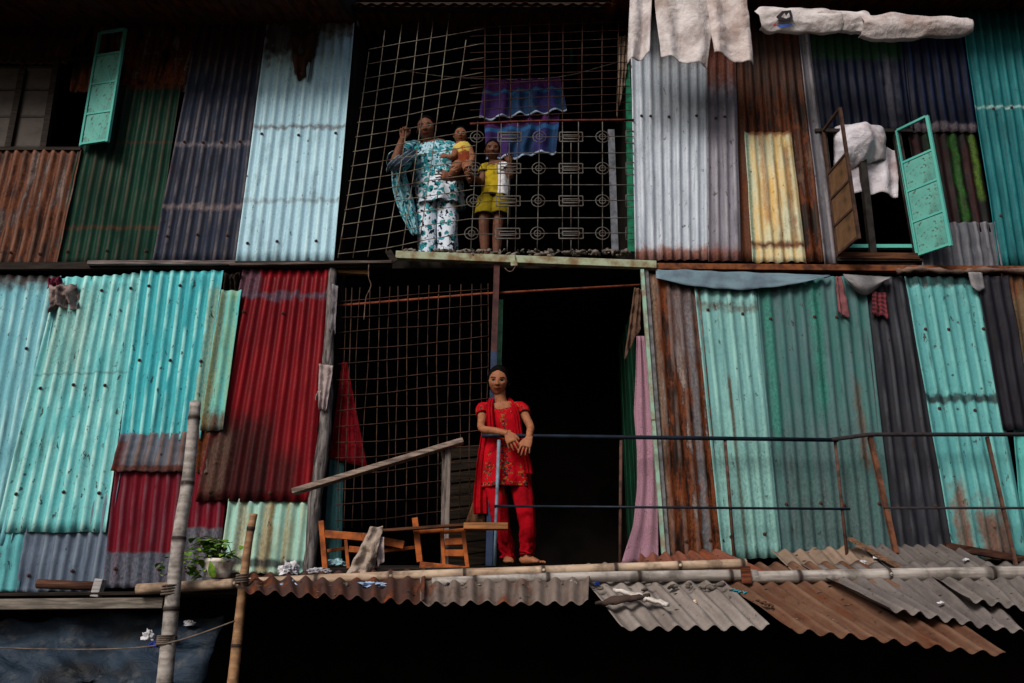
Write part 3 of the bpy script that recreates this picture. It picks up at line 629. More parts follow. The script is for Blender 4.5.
# ------------------------------------------------------------------ bamboo
def bamboo_mat(c, d):
    k = NT('bamboo'); v = k.obj(); SEED[0] += 1
    n1 = k.noise(k.vmap(v, (2.5, 30, 30), (SEED[0], 0, 0)), 1, 5, .6); n2 = k.noise(v, 7, 4, .6)
    col = k.mix(k.step(n1, .35, .7), C(*c), C(*d)); col = k.mix(k.step(n2, .46, .68, 0, .7), col, C(*[int(x * .55) for x in d]))
    col = k.mix(k.math('MULTIPLY', k.attr('node'), .95), col, C(40, 32, 30))
    k.bump(n1, .25, .003); return k.out(col, .6, 0, .1)
def bamboo(pts, r0, r1, gap, mat, label, cat='bamboo pole', group='bamboo poles', ph=.5):
    """a culm with swollen rings at every node; pts are world points"""
    q = spline(pts, 8); L = [0]
    for a, b in zip(q, q[1:]): L.append(L[-1] + (b - a).length)
    T = L[-1]
    def at(s):
        s = max(0, min(T, s))
        for i in range(len(q) - 1):
            if s <= L[i + 1]: return q[i].lerp(q[i + 1], (s - L[i]) / max(1e-6, L[i + 1] - L[i]))
        return q[-1]
    st = []; s = 0
    nodes = []
    x = gap * ph
    while x < T: nodes.append(x); x += gap * rnd.uniform(.85, 1.15)
    ss = sorted({0, T, *[i * T / 40 for i in range(41)], *[max(0, min(T, n + d)) for n in nodes for d in (-.02, -.007, 0, .007, .02)]})
    bm = bmesh.new(); nl = bm.verts.layers.float.new('node')
    rad = []; nod = []
    for s in ss:
        t = s / T; r = r0 * (1 - t) + r1 * t; d = min([abs(s - n) for n in nodes] or [9])
        rad.append(r * (1 + (.11 if d < .008 else .03 if d < .03 else 0))); nod.append(1.0 if d < .009 else .3 if d < .022 else 0)
    rings = tube(bm, [at(s) for s in ss], rad, 14, 1, Vector((0, 0, 1)) if abs((q[-1] - q[0]).normalized().z) < .9 else Vector((0, 1, 0)), .03)
    for ring, nv in zip(rings, nod):
        for v in ring: v[nl] = nv
    if nodes:                                              # a cut side branch at some nodes
        for nn in nodes[1::2]:
            c = at(nn); tube(bm, [c + Vector((0, -r0 * .7, 0)), c + Vector((.004, -r0 * 1.12, .002)), c + Vector((.004, -r0 * 1.15, .002))], [r0 * .36, r0 * .3, r0 * .12], 8)
    return tag(obj('bamboo_pole', bm, mat), label, cat, group)
bw = bamboo_mat((176, 156, 136), (140, 116, 98)); bgy = bamboo_mat((160, 154, 150), (116, 109, 105)); bbr = bamboo_mat((150, 116, 86), (106, 78, 58))
bamboo([P(137, 589, -.72), P(330, 579, -.68), P(560, 570, -.62), P(746, 563.5, -.58)], .030, .028, .42, bw, 'long tan bamboo pole lying just in front of the girl and the chairs')
bamboo([P(432, 582, -.76), P(560, 577.5, -.72), P(672, 576, -.68), P(757, 575.5, -.66)], .026, .034, .5, bgy, 'greyish bamboo pole lying directly below the long tan one')
bamboo([P(749, 577.5, -.66), P(880, 575, -.64), P(1080, 572, -.62)], .036, .040, .6, bgy, 'thick grey bamboo pole lying across the tin at the right')
bamboo([P(195.5, 402, -.80), P(188, 480, -.82), P(178, 545, -.84), P(164, 690, -.86)], .033, .043, .36, bgy, 'thick upright grey bamboo post at the left', ph=.3)
bamboo([P(254, 514, -.92), P(246, 560, -.93), P(232, 690, -.95)], .021, .030, .34, bbr, 'thinner upright brown bamboo post beside the potted plant', ph=.25)
# jagged top of the left post + ropes round the posts
rope = cloth_mat('old_rope', (104, 92, 84), (60, 52, 48))
def coil(c, r, turns, h, label):
    bm = bmesh.new(); pts = [c + Vector((math.cos(t * .5) * r, math.sin(t * .5) * r, h * t / (turns * 12.6) + .006 * noise.noise(Vector((t, 0, 0))))) for t in range(int(turns * 12.6))]
    tube(bm, pts, .006, 6); tag(obj('rope', bm, rope), label, 'rope', 'ropes lashing the bamboo')
coil(P(170, 596, -.845), .047, 4, .06, 'rope lashing the thick grey bamboo post to the ledge beam')
coil(P(166, 645, -.85), .050, 5, .05, 'rope wound low round the thick grey bamboo post')
coil(P(242, 584, -.94), .034, 4, .05, 'rope tying the thin brown bamboo post to the long pole')
bm = bmesh.new(); bar(bm, P(741, 575, -.71), P(751, 575, -.71), .012, .10, bev=.003); tag(obj('wood_block', bm, wood_mat((112, 62, 44)), None, False), 'small red brown wooden block where two bamboo poles meet', 'block')
bm = bmesh.new(); tube(bm, [P(38, 584, -.56), P(100, 586.5, -.56)], .028, 10, 1, Vector((0, 0, 1)), .15); tag(obj('wooden_log', bm, wood_mat((88, 58, 46), .5)), 'dark brown log lying on the ledge at the lower left', 'log')
bm = bmesh.new(); bar(bm, P(101, 579, -.62), P(96, 597, -.62), .05, .06, bev=.006); tag(obj('wood_stub', bm, wood_mat((170, 166, 168), .7), None, False), 'pale weathered wooden stub standing on the ledge beam', 'block')

# ------------------------------------------------------------------ railing
railm = plain_mat('blue_black_paint', (22, 31, 44), .45, .4, 9, 0, .5); railr = rust_mat((84, 58, 50), (48, 38, 38), 20); railb = plain_mat('pale_blue_paint', (104, 126, 142), .55, .35, 9, 0, .4)
rl = thing('railing', 'thin iron railing across the ledge that the girl in red leans on', 'railing', P(680, 560, -.2))
def pipe(name, pts, r, mat, Y=-.2): 
    bm = bmesh.new(); tube(bm, [P(x, y, Y + (0 if len(t) < 1 else t[0])) for x, y, *t in pts], r, 8); return obj(name, bm, mat, rl)
pipe('rail', [(482, 436, 0), (494, 435.5, 0), (650, 437.5, 0), (838, 440, 0)], .0145, railm)
pipe('rail', [(832, 439.5, -.02), (870, 434.5, -.01), (1090, 434.5, 0)], .0145, rust_mat((46, 42, 46), (34, 30, 32)))
pipe('rail', [(494, 506, 0), (850, 509, 0)], .0085, railm)
pipe('rail', [(884, 508, 0), (1090, 508, 0)], .0085, rust_mat((46, 42, 46), (34, 30, 32)))
for (x0, x1, m, r, yb) in ((499, 494.5, railb, .012, 566), (621, 620, railr, .011, 566), (725, 734, railr, .011, 556), (835, 847, railr, .011, 555)):
    pipe('post', [(x0, 440, .012), (x1, yb, .012)], r, m)
bm = bmesh.new(); bar(bm, P(870, 437, -.19), P(896, 553, -.19), .03, .03); obj('post', bm, rust_mat((104, 66, 48), (58, 40, 34)), rl, False)['label'] = 'square rusty post'
bm = bmesh.new(); bar(bm, P(987, 437, -.19), P(1016, 566, -.19), .02, .02); obj('post', bm, rust_mat((88, 62, 52), (54, 40, 36)), rl, False)

# ------------------------------------------------------------------ cloth helpers
def cloth(name, quad, mat, label, cat, folds=5, amp=.02, nu=44, nv=24, hem=.02, group=None, fan=0.0, thick=.003, parent=None, crump=.012, lift=None):
    f = quad_fn(quad); SEED[0] += 1; s = Vector((SEED[0] * 2.9, 0, 0))
    n = (f(1, .5) - f(0, .5)).cross(f(.5, 1) - f(.5, 0)).normalized()
    if n.y > 0: n = -n
    def fn(u, v):
        p = f(u, v); d = (f(u, 1) - f(u, 0)).normalized()
        w = amp * (.35 + .65 * v) * (math.sin(2 * PI * folds * (u + .06 * noise.noise(Vector((u * 3, v * 1.5, 0)) + s)) + 1.3 * noise.noise(Vector((u * 2, v * 2, 7)) + s)) + .5 * noise.noise(Vector((u * folds * 1.7, v * 1.2, 3)) + s))
        cr = crump * noise.noise(Vector((p.x * 9, p.z * 9, 1)) + s) + crump * .6 * noise.noise(Vector((p.x * 22, p.z * 22, 5)) + s)
        e = hem * (noise.noise(Vector((u * 4, 9, 0)) + s) + .4 * noise.noise(Vector((u * 13, 4, 0)) + s)) * v
        p = p + n * (w + cr) + d * e
        if lift: p = lift(u, v, p)
        return p
    o = obj(name, surf(fn, nu, nv, thick), mat, parent)
    return tag(o, label, cat, group)
def sackm(c=(196, 190, 192), d=(150, 140, 140), stain=(120, 84, 62)):
    k = NT('woven_sack'); v = k.obj(); SEED[0] += 1
    a = k.noise(k.vmap(v, (5, 5, 5), (SEED[0], 0, 0)), 1, 5, .65); b = k.noise(k.vmap(v, (3, 3, 2), (0, SEED[0], 0)), 1, 5, .6)
    wv = k.noise(k.vmap(v, (30, 30, 420)), 1, 2)
    col = k.mix(k.step(a, .38, .7), C(*c), C(*d)); col = k.mix(k.step(b, .50, .72, 0, .6), col, C(*stain)); col = k.mix(k.step(wv, .35, .65, 0, .15), col, C(90, 84, 84))
    cr = k.noise(k.vmap(v, (15, 15, 15), (SEED[0], 3, 0)), 1, 5, .65, 1.5); k.bump(k.math('ADD', cr, k.noise(k.vmap(v, (8, 8, 4), (SEED[0], 1, 0)), 1, 5, .62, 2.2)), .42, .03)
    return k.out(col, .75, 0, .05)
sk = sackm()
# sacks laid over the top edge of the right wall
E = 'white sacks along the eave'
cloth('sack_sheet', [(630, -5, -.50), (652, -5, -.52), (650, 55, -.50), (627, 62, -.46)], sk, 'crumpled narrow end of white sacking at the upper left corner of the right wall', 'sack', 1.3, .035, 30, 36, .012, E, crump=.010)
cloth('sack_sheet', [(654, -5, -.53), (716, -5, -.53), (708, 66, -.54), (661, 56, -.52)], sk, 'wide white sack sheet hanging over the white grey wall panel', 'sack', 1.7, .030, 64, 40, .012, E, crump=.009)
cloth('sack_sheet', [(706, -5, -.55), (746, -5, -.55), (754, 64, -.52), (714, 53, -.57)], sackm((190, 180, 180), (150, 134, 130)), 'white sack sheet with a brown stain, hanging over the rust brown wall panel', 'sack', 1.5, .036, 48, 40, .014, E, crump=.010)
def folded(quad, mat, label, n=64):
    """a sack folded over the eave pole: bulging front, rounded bottom fold, puckered ends"""
    f = quad_fn(quad); SEED[0] += 1; s = Vector((SEED[0] * 2.7, 0, 0))
    def fn(u, v):
        pk = 1 - .35 * (G0(u, .06) + G0(1 - u, .05)); vv = .5 + (min(v, .8) / .8 - .5) * pk
        p = f(u, vv if v <= .8 else .5 + (.5 - (v - .8) * .5) * pk)
        b = .05 * math.sin(PI * min(1, v / .8)) if v <= .8 else -.05 * (v - .8) / .2
        w = .022 * noise.noise(Vector((p.x * 3.5, p.z * 6, 1)) + s) + .012 * (1 - 2.2 * abs(noise.noise(Vector((p.x * 3 + p.z * 5, p.z * 11 - p.x * 2, 4)) + s))) + .004 * (1 - 2 * abs(noise.noise(Vector((p.x * 9, p.z * 24, 7)) + s)))
        return p + Vector((0, -b - w, .02 * noise.noise(Vector((u * 6, v * 2, 3)) + s)))
    return tag(obj('sack_roll', surf(fn, n, 26, .004), mat), label, 'sack', E)
G0 = lambda x, s: math.exp(-(x / s) ** 2)
r1 = folded([(752, 8, -.52), (832, 9, -.52), (846, 33, -.52), (763, 33, -.52)], sk, 'folded white sack printed with a small dark emblem under the eave')
folded([(814, 11, -.50), (872, 13, -.54), (866, 34, -.54), (816, 27, -.50)], sackm(), 'short bulging fold of white sacking in the middle of the eave row', 44)
folded([(861, 13, -.57), (968, 19, -.57), (972, 36, -.57), (860, 42, -.57)], sackm((186, 178, 180)), 'long folded white sack at the right end of the eave row')
# the print on the first roll: emblem in a square, red dot, blue stripe
dk = plain_mat('dark_print', (40, 38, 42), .8, .3); bl = plain_mat('blue_print', (44, 74, 150), .8, .3); rd = plain_mat('red_print', (180, 40, 48), .8, .3)
def printed(name, pts, mat, Y):
    bm = bmesh.new(); a = [bm.verts.new(P(x, y, Y)) for x, y in pts]; b = [bm.verts.new(P(x, y, Y + .004)) for x, y in pts]
    n = len(pts); bm.faces.new(a); bm.faces.new(b[::-1])
    for i in range(n): bm.faces.new((a[i], a[(i + 1) % n], b[(i + 1) % n], b[i]))
    obj(name, bm, mat, r1, False)
ey = -.605
printed('emblem', [(776, 17), (782, 11), (791, 10), (793, 18), (787, 20.5), (779, 20)], dk, ey)
printed('emblem_centre', [(781, 17), (784.5, 13), (786, 16), (789, 12.5), (790, 17), (786, 18.5)], plain_mat('sack_white', (180, 174, 176), .8), ey - .003)
printed('stripe', [(776, 25), (783, 24.5), (794, 23.8), (789, 26.6), (779, 27.2)], bl, ey + .004)
printed('stripe', [(773, 24.4), (776, 24), (776.6, 26), (774, 26.4)], rd, ey + .004)
# bag under the upper right window opening
def lump(name, px, py, Y, sx, sy, sz, mat, label, cat, group=None, rough=.25, seed=None, parent=None, sub=4):
    lit_ = cat in ('litter', 'bag')
    bm = bmesh.new(); bmesh.ops.create_icosphere(bm, subdivisions=sub, radius=1); SEED[0] += 1; s = Vector((SEED[0] * 3.3, 1, 1)); c = P(px, py, Y)
    for v in bm.verts:
        n = v.co.normalized(); d = 1 + rough * noise.noise(n * 1.8 + s) + rough * .6 * (1 - abs(noise.noise(n * 3.5 + s)) * 2) * .5 + rough * .4 * noise.noise(n * 8 + s)
        if lit_: d = .55 + 1.0 * abs(noise.noise(n * 1.5 + s)) + .55 * abs(noise.noise(n * 3.6 + s)) + .3 * abs(noise.noise(n * 7 + s))
        v.co = Vector((n.x * sx * d, n.y * sy * d, max(n.z, -.35) * sz * d)) + c
    return tag(obj(name, bm, mat, parent, not lit_), label, cat, group)
cloth('stuffed_sack', [(832, 129, .02), (884, 130, .02), (886, 160, .02), (834, 170, .02)], sackm((200, 198, 208), (160, 156, 168)), 'bulging white sack stuffed into the top of the right window', 'sack', 2.5, .03, 44, 36, .02, None, crump=.012, lift=lambda u, v, p: p + Vector((0, -.17 * math.sin(PI * u) ** .7 * math.sin(PI * (.15 + .85 * v)) ** .8, 0)))
cloth('sack_sheet', [(838, 138, .03), (897, 150, .03), (899, 196, .03), (838, 190, .03)], sackm((190, 186, 196), (140, 136, 148)), 'white sheet hanging below the stuffed sack in the right window', 'sack', 3, .03, 36, 24, .015, None, crump=.010)
# brown rag over the ice blue sheet, rag bundles by the wall
ragb = cloth_mat('brown_rag', (74, 52, 42), (44, 32, 28)); ragg = cloth_mat('grey_rag', (150, 136, 136), (104, 92, 92)); ragp = cloth_mat('pink_rag', (116, 74, 78), (80, 50, 54))
cloth('rag', [(288, 20, -.07), (322, 20, -.07), (308, 80, -.07), (295, 76, -.07)], ragb, 'dark brown rag hanging over the top of the ice blue sheet', 'rag', 2, .03, 18, 22, .05, 'rags stuffed along the walls', crump=.03)
RG = 'rags stuffed along the walls'
def bunched(q, mat, label, bulge=.05): cloth('rag', [(x, y, -.06) for x, y in q], mat, label, 'rag', 3, .03, 34, 30, .06, RG, crump=.045, lift=lambda u, v, p: p + Vector((0, -bulge * math.sin(PI * u) * math.sin(PI * v), 0)))
bunched([(50, 286), (77, 284), (78, 306), (48, 310)], cloth_mat('grey_rag_dark', (140, 124, 122), (58, 48, 48), .9, 1.0), 'knotted grey rag stuffed in a gap above the large turquoise sheet')
bunched([(48, 278), (62, 277), (62, 288), (47, 287)], cloth_mat('maroon_rag', (104, 40, 62), (66, 26, 42)), 'small maroon rag above the knotted grey one', .03)
bunched([(225, 274), (241, 273), (239, 291), (224, 290)], cloth_mat('black_rag', (40, 34, 30), (24, 20, 18)), 'small blackish rag wedged between the turquoise and deep red sheets', .02)
bunched([(319, 383), (332, 384), (329, 404), (316, 400)], cloth_mat('white_torn_rag', (176, 164, 160), (112, 100, 98)), 'dirty white rag knotted round the splintered timber post', .04)
cloth('rag', [(319, 364, -.11), (333, 366, -.11), (326, 412, -.11), (318, 408, -.11)], ragg, 'pale torn rag tied to the splintered timber post', 'rag', 2, .02, 12, 18, .05, 'rags stuffed along the walls', crump=.03)
cloth('rag', [(332, 284, -.07), (338, 286, -.07), (335, 332, -.07), (329, 330, -.07)], cloth_mat('dirty_strip', (112, 108, 114), (70, 66, 70)), 'grey strip of cloth along the top of the timber post', 'rag', 1, .01, 10, 18, .05, 'rags stuffed along the walls', crump=.02)
cloth('rag', [(836, 276, -.06), (842, 276, -.06), (850, 318, -.06), (838, 314, -.06)], ragp, 'dusty pink rag hanging on the wide green grey sheet', 'rag', 1.5, .015, 12, 18, .04, 'rags stuffed along the walls', crump=.02)
def checked():
    k = NT('checked_cloth'); u, v, _ = k.sep(k.uv('UVm')); f = lambda t: k.step(k.math('SINE', k.math('MULTIPLY', t, 190)), -.2, .2)
    col = k.mix(k.math('MULTIPLY', k.math('ADD', f(u), f(v)), .5), C(104, 46, 52), C(44, 20, 26)); return k.out(col, .9, 0, .1)
cloth('rag', [(872, 292, -.05), (886, 293, -.05), (889, 318, -.05), (872, 314, -.05)], checked(), 'red checked cloth hanging on the charcoal sheet', 'rag', 1.5, .012, 16, 18, .03, 'rags stuffed along the walls')
plas = plain_mat('grey_plastic', (128, 126, 130), .45, .3, 6, 0, .4, .4)
bm = surf(lambda u, v: P(843 + 48 * u + 6 * v * (1 - 2 * u), 274 + v * (4 + 16 * math.sin(PI * min(1, u * .9 + .12))) + 3 * u, -.06 - .05 * math.sin(PI * v) - .02 * math.sin(6 * u)), 18, 10, .003)
tag(obj('plastic_bag', bm, plas), 'grey plastic bag draped over the wall top beside the pink rag', 'bag')
tarpc = plain_mat('blue_grey_flashing', (96, 118, 130), .55, .3, 5, 0, .4, .35, (78, 92, 106))
bm = surf(lambda u, v: P(656 + 174 * u, 269 + 6 * u + v * (16 * math.sin(PI * min(1, .12 + u * .86)) + 3 * (1 - u)) + 1.4 * noise.noise(Vector((u * 9, v * 2, 0))), -.055 - .03 * v + .012 * noise.noise(Vector((u * 14, v * 3, 4)))), 50, 8, .003)
tag(obj('flashing', bm, tarpc), 'blue grey strip of sheet sagging along the top of the right wall', 'tarp')
bm = bmesh.new(); tube(bm, spline([P(897, 272, -.06), P(920, 269, -.07), P(960, 272, -.07), P(990, 270, -.07), P(1090, 273, -.07)], 8), [.02 + .008 * math.sin(i * 1.7) for i in range(33)], 8, 1, Vector((0, 0, 1)), .5)
tag(obj('twisted_cloth', bm, cloth_mat('brown_twist', (112, 92, 84), (70, 56, 52))), 'twisted brown cloth along the top of the clear turquoise sheet', 'rag')
bm = surf(lambda u, v: P(968 + 14 * u + 3 * v, 272 + 20 * v * (1 - .5 * abs(u - .6)), -.085 - .01 * math.sin(5 * u)), 8, 8, .002); tag(obj('plastic_scrap', bm, plas), 'grey plastic scrap hanging at the top of the clear turquoise sheet', 'plastic scrap')

# ------------------------------------------------------------------ laundry in the balcony, curtain and cloths by the door
def lungi():
    k = NT('purple_blue_cloth'); u, v, _ = k.sep(k.uv('UVn')); n = k.noise(k.vmap(k.uv('UVm'), (3, 3, 1)), 1, 3); st = k.noise(k.vmap(k.uv('UVm'), (26, .6, 1)), 1, 3)
    vv = k.math('ADD', v, k.math('MULTIPLY', k.math('SUBTRACT', n, .5), .12))
    col = k.mix(k.step(u, .3, .36), C(70, 34, 118), C(24, 78, 128)); col = k.mix(k.math('MULTIPLY', k.step(u, .62, .7), k.step(u, .86, .9, 1, 0)), col, C(46, 40, 120))
    col = k.mix(k.step(vv, .22, .30, 1, 0), col, C(112, 44, 132)); col = k.mix(k.math('MULTIPLY', k.step(vv, .28, .31), k.step(vv, .37, .41, 1, 0)), col, C(42, 120, 190))
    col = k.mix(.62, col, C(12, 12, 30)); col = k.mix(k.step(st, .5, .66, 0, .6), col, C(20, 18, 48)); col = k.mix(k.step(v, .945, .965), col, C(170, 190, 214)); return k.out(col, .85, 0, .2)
lg = lungi()
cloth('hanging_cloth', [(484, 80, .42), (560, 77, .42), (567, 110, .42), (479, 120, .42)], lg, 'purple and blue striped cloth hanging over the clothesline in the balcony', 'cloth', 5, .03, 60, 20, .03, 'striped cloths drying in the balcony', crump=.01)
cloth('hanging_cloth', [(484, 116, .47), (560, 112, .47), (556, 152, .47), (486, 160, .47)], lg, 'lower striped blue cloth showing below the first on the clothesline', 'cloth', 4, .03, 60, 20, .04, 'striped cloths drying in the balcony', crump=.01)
bm = bmesh.new(); tube(bm, spline([P(400, 70, .40), P(450, 77, .41), P(520, 79.5, .42), P(565, 76, .42), P(604, 66, .36), P(632, 58, .2)], 5), .005, 6); tag(obj('clothesline', bm, plain_mat('line', (150, 140, 130), .8)), 'thin clothesline strung across the balcony', 'clothesline')
cloth('hanging_cloth', [(619, 36, .06), (629, 36, .06), (625, 84, .06), (616, 120, .06)], cloth_mat('dirty_drape', (120, 104, 92), (70, 58, 50)), 'dirty beige drape hanging at the right end of the balcony', 'cloth', 2, .02, 14, 26, .04, crump=.03)
redc = cloth_mat('red_cloth', (92, 8, 18), (66, 6, 14))
bm = surf(lambda u, v: P(344 + (u - .42) * (5 + 30 * v) + 3 * v * u, 362 + v * 96 + 10 * u * v, .05 + .012 * math.sin(u * 16) * v), 26, 20, .003)
tag(obj('red_cloth', bm, redc), 'red cloth hanging to a point behind the net left of the doorway', 'cloth')
def paisley():
    k = NT('pink_curtain_cloth'); v = k.obj(); w = k.noise(k.vmap(v, (9, 9, 9)), 1, 1, .4, 2.5)
    l_ = k.step(k.math('ABSOLUTE', k.math('SINE', k.math('MULTIPLY', w, 60))), .25, .5)
    col = k.mix(l_, C(104, 74, 88), C(142, 108, 124)); k.bump(k.noise(k.vmap(v, (30, 30, 6)), 1, 4, .6), .4, .01); return k.out(col, .9, 0, .15)
def cf(u, v):
    xl = 641 - 8 * math.sin(v * PI) * .3 - (18 if v > .72 else 0) * ((v - .72) / .28) ** 1.1 if v > .72 else 633 + 4 * math.sin(v * 5)
    xl = [637, 636, 634, 637, 637, 633, 621][min(6, int(v * 6))] * (1 - (v * 6) % 1) + [637, 636, 634, 637, 637, 633, 621][min(6, int(v * 6) + 1)] * ((v * 6) % 1)
    xr = 645 + 11 * min(1, v * 3) + 2.5 * v
    return P(xl + (xr - xl) * u, 336 + 226 * v + (1.5 - u) * 1.2 * v, -.0 - .02 * v + .014 * math.sin(u * 13 + 2 * v) * (1 - .4 * v))
tag(obj('door_curtain', surf(cf, 30, 40, .003), paisley()), 'pink patterned curtain hanging at the right side of the doorway', 'curtain')
cloth('hanging_cloth', [(634, 288, .02), (641, 290, .02), (640, 330, .02), (624, 360, .02)], cloth_mat('brown_drape', (92, 70, 58), (60, 44, 38)), 'brown rag of cloth hanging above the pink curtain', 'cloth', 2, .015, 14, 22, .04, crump=.03)

# ------------------------------------------------------------------ plank handrail, post, chairs, plank, rag
wg = wood_mat((150, 132, 122), .55, (5, 60, 60))
bm = bmesh.new(); bar(bm, P(293, 492, -.30), P(463, 441, -.22), .10, .034, bev=.004); tag(obj('handrail_plank', bm, wg, None, False), 'grey weathered plank sloping up towards the girl as a handrail', 'plank')
bm = bmesh.new(); bar(bm, P(448.5, 448, -.21), P(445.5, 567, -.21), .04, .04, bev=.004); bar(bm, P(444, 448, -.195), P(442, 567, -.195), .02, .03); tag(obj('wooden_post', bm, wood_mat((116, 106, 102), .5, (50, 50, 5)), None, False), 'thin grey wooden post holding up the sloping plank', 'post')
cw = plain_mat('orange_varnish', (156, 82, 36), .5, .35, 9, 0, .3, .2, (92, 46, 22))
def chair(label, lines, Y, depth, seat):
    t = thing('wooden_chair', label, 'chair', P(lines[0][1][0], lines[0][1][1], Y), 'broken wooden chairs on the ledge')
    for nm, a, b, wx, wy, dy in [(l[0], l[1], l[2], l[3], l[4], l[5] if len(l) > 5 else 0) for l in lines]:
        bm = bmesh.new(); bar(bm, P(*a, Y + dy), P(*b, Y + dy), wx, wy, bev=.003); obj(nm, bm, cw, t, False)
    return t
# two chairs lying on their sides: the backs and a few rungs show
c1 = chair('orange brown wooden chair frame lying left of the draped rag', [
    ('leg', (321.5, 521), (326, 575), .034, .036), ('back_rail', (325, 534), (362, 537), .03, .048), ('back_rail', (362, 537), (404, 545), .03, .05),
    ('spindle', (346, 540), (349, 573), .022, .024), ('rung', (327, 551), (347, 548), .02, .02, .1), ('slat', (349, 549), (372, 551), .02, .038), ('seat_rail', (325, 573), (372, 575), .05, .034),
    ('rung', (384, 551), (418, 547), .022, .022, .05), ('seat_rail', (374, 575), (432, 569), .04, .026, -.02)], -.33, .3, 0)
c2 = chair('orange brown wooden chair with two slats lying right of the draped rag', [
    ('leg', (415, 518), (420, 562), .038, .036), ('back_rail', (419, 532), (444, 530), .03, .026), ('spindle', (442, 532), (444, 565), .024, .026), ('back_rail', (444, 532), (466, 530), .03, .024),
    ('slat', (445, 542), (464, 541), .02, .042), ('slat', (445, 553), (464, 553), .02, .042), ('leg', (463, 530), (468, 571), .026, .03), ('seat_rail', (420, 565), (468, 570), .05, .04), ('seat_rail', (466, 571), (516, 574), .04, .022)], -.34, .3, 0)
bm = bmesh.new(); bar(bm, P(372, 531.5, -.40), P(470, 524.5, -.42), .06, .016); tag(obj('plank', bm, wood_mat((92, 58, 40)), None, False), 'thin dark plank resting across the two chairs', 'plank')
bm = bmesh.new(); bar(bm, P(464, 526.5, -.46), P(508, 526.5, -.46), .09, .040, bev=.003); tag(obj('plank', bm, wood_mat((150, 100, 62), .7), None, False), 'short brown plank poking out in front of the girl', 'plank')
bm = surf(lambda u, v: P(484 - 9 * v + (u - .5) * (4 + 16 * v), 478 + 46 * v, .0 + .004 * math.sin(u * 9)), 8, 8, .02); tag(obj('board', bm, wood_mat((112, 78, 56), .6, (40, 40, 5)), None), 'brown tapered board leaning behind the girl in red', 'plank')
cloth('rag', [(370, 527, -.47), (383, 526, -.47), (372, 576, -.50), (346, 576, -.50)], cloth_mat('stiff_grey_rag', (150, 136, 126), (92, 80, 74), .9, .9), 'stiff grey rag draped over the wooden chairs', 'rag', 1.6, .018, 34, 40, .02, 'rags stuffed along the walls', crump=.045)
cloth('rag', [(376, 537, -.45), (384, 537, -.45), (384, 562, -.45), (377, 566, -.45)], ragg, 'short grey strip hanging behind the draped rag', 'rag', 1, .01, 12, 16, .03, 'rags stuffed along the walls', crump=.03)

for pts, lb in (([(369, 262), (368.5, 276), (371, 286), (366, 298), (364, 320)], 'thin wire dangling from the beam left of the balcony'), ([(515, 255), (515.5, 265), (512, 271), (508, 271), (505, 268)], 'bent wire hook hanging under the green steel beam')):
    bm = bmesh.new(); tube(bm, spline([P(x, y, -.09) for x, y in pts], 4), .004, 5); tag(obj('wire', bm, rust_mat((104, 88, 78), (60, 46, 40))), lb, 'wire')

# ------------------------------------------------------------------ potted plant
pc = P(217.5, 578, -.66)
pot = thing('potted_plant', 'small leafy plant in a whitewashed pot on the ledge', 'potted plant', pc)
bm = bmesh.new(); prof = [(.066, 0), (.074, .03), (.082, .085), (.087, .088), (.087, .108), (.078, .108), (.074, .09)]
rings = [[bm.verts.new(pc + Vector((math.cos(a * PI / 12) * r * (1 + .03 * noise.noise(Vector((a, z * 30, 0)))), math.sin(a * PI / 12) * r, z))) for a in range(24)] for r, z in prof]
for a, b in zip(rings, rings[1:]):
    for i in range(24): bm.faces.new((a[i], a[(i + 1) % 24], b[(i + 1) % 24], b[i]))
bm.faces.new(rings[0][::-1]); bm.faces.new(rings[-1])
obj('pot', bm, plain_mat('whitewashed_clay', (206, 200, 194), .9, .0, 14, 0, .05, .4, (150, 136, 126)), pot)
def leafm():
    k = NT('leaf'); n = k.noise(k.obj(), 22, 3); return k.out(k.mix(k.step(n, .3, .7), C(46, 92, 34), C(110, 138, 40)), .55, 0, .12)
def leaf(bm, c, d, up, L, W):
    d = d.normalized(); s = d.cross(up).normalized(); n = s.cross(d)
    pr = []
    for i in range(7):
        t = i / 6; w = W * math.sin(PI * min(1, t * .86 + .1)) ** .8 * (1 - .35 * t); q = c + d * L * t - n * L * .35 * t * t
        pr.append((bm.verts.new(q - s * w + n * w * .3), bm.verts.new(q), bm.verts.new(q + s * w + n * w * .3)))
    for a, b in zip(pr, pr[1:]):
        bm.faces.new((a[0], a[1], b[1], b[0])); bm.faces.new((a[1], a[2], b[2], b[1]))
bm = bmesh.new(); st = bmesh.new()
for i in range(95):
    g = i % 3; a = rnd.uniform(0, 2 * PI)
    if g == 0: c = pc + Vector((rnd.gauss(-.005, .05), rnd.gauss(0, .04), .12 + rnd.random() * .10))
    elif g == 1: c = pc + Vector((rnd.uniform(-.34, -.08), rnd.uniform(-.05, .08), .0 + rnd.random() * .15))
    else: c = pc + Vector((rnd.uniform(-.16, .09), rnd.uniform(-.1, .03), .08 + rnd.random() * .15))
    leaf(bm, c, Vector((math.cos(a), math.sin(a) - .4, rnd.uniform(-.2, .5))), Vector((0, -.3, 1)), rnd.uniform(.045, .075), rnd.uniform(.022, .034))
for i in range(14):
    a = rnd.uniform(0, 6.3); e = pc + Vector((rnd.uniform(-.22, .08), rnd.uniform(-.06, .04), .1 + rnd.random() * .16)); tube(st, spline([pc + Vector((0, 0, .09)), (pc + e) / 2 + Vector((0, 0, .12)), e], 4), .003, 5)
leaf(bm, pc + Vector((.01, -.09, .0)), Vector((-.2, -.5, .8)), Vector((0, -1, .3)), .09, .026)
obj('leaves', bm, leafm(), pot); obj('stems', st, plain_mat('stem', (70, 86, 44), .6), pot)

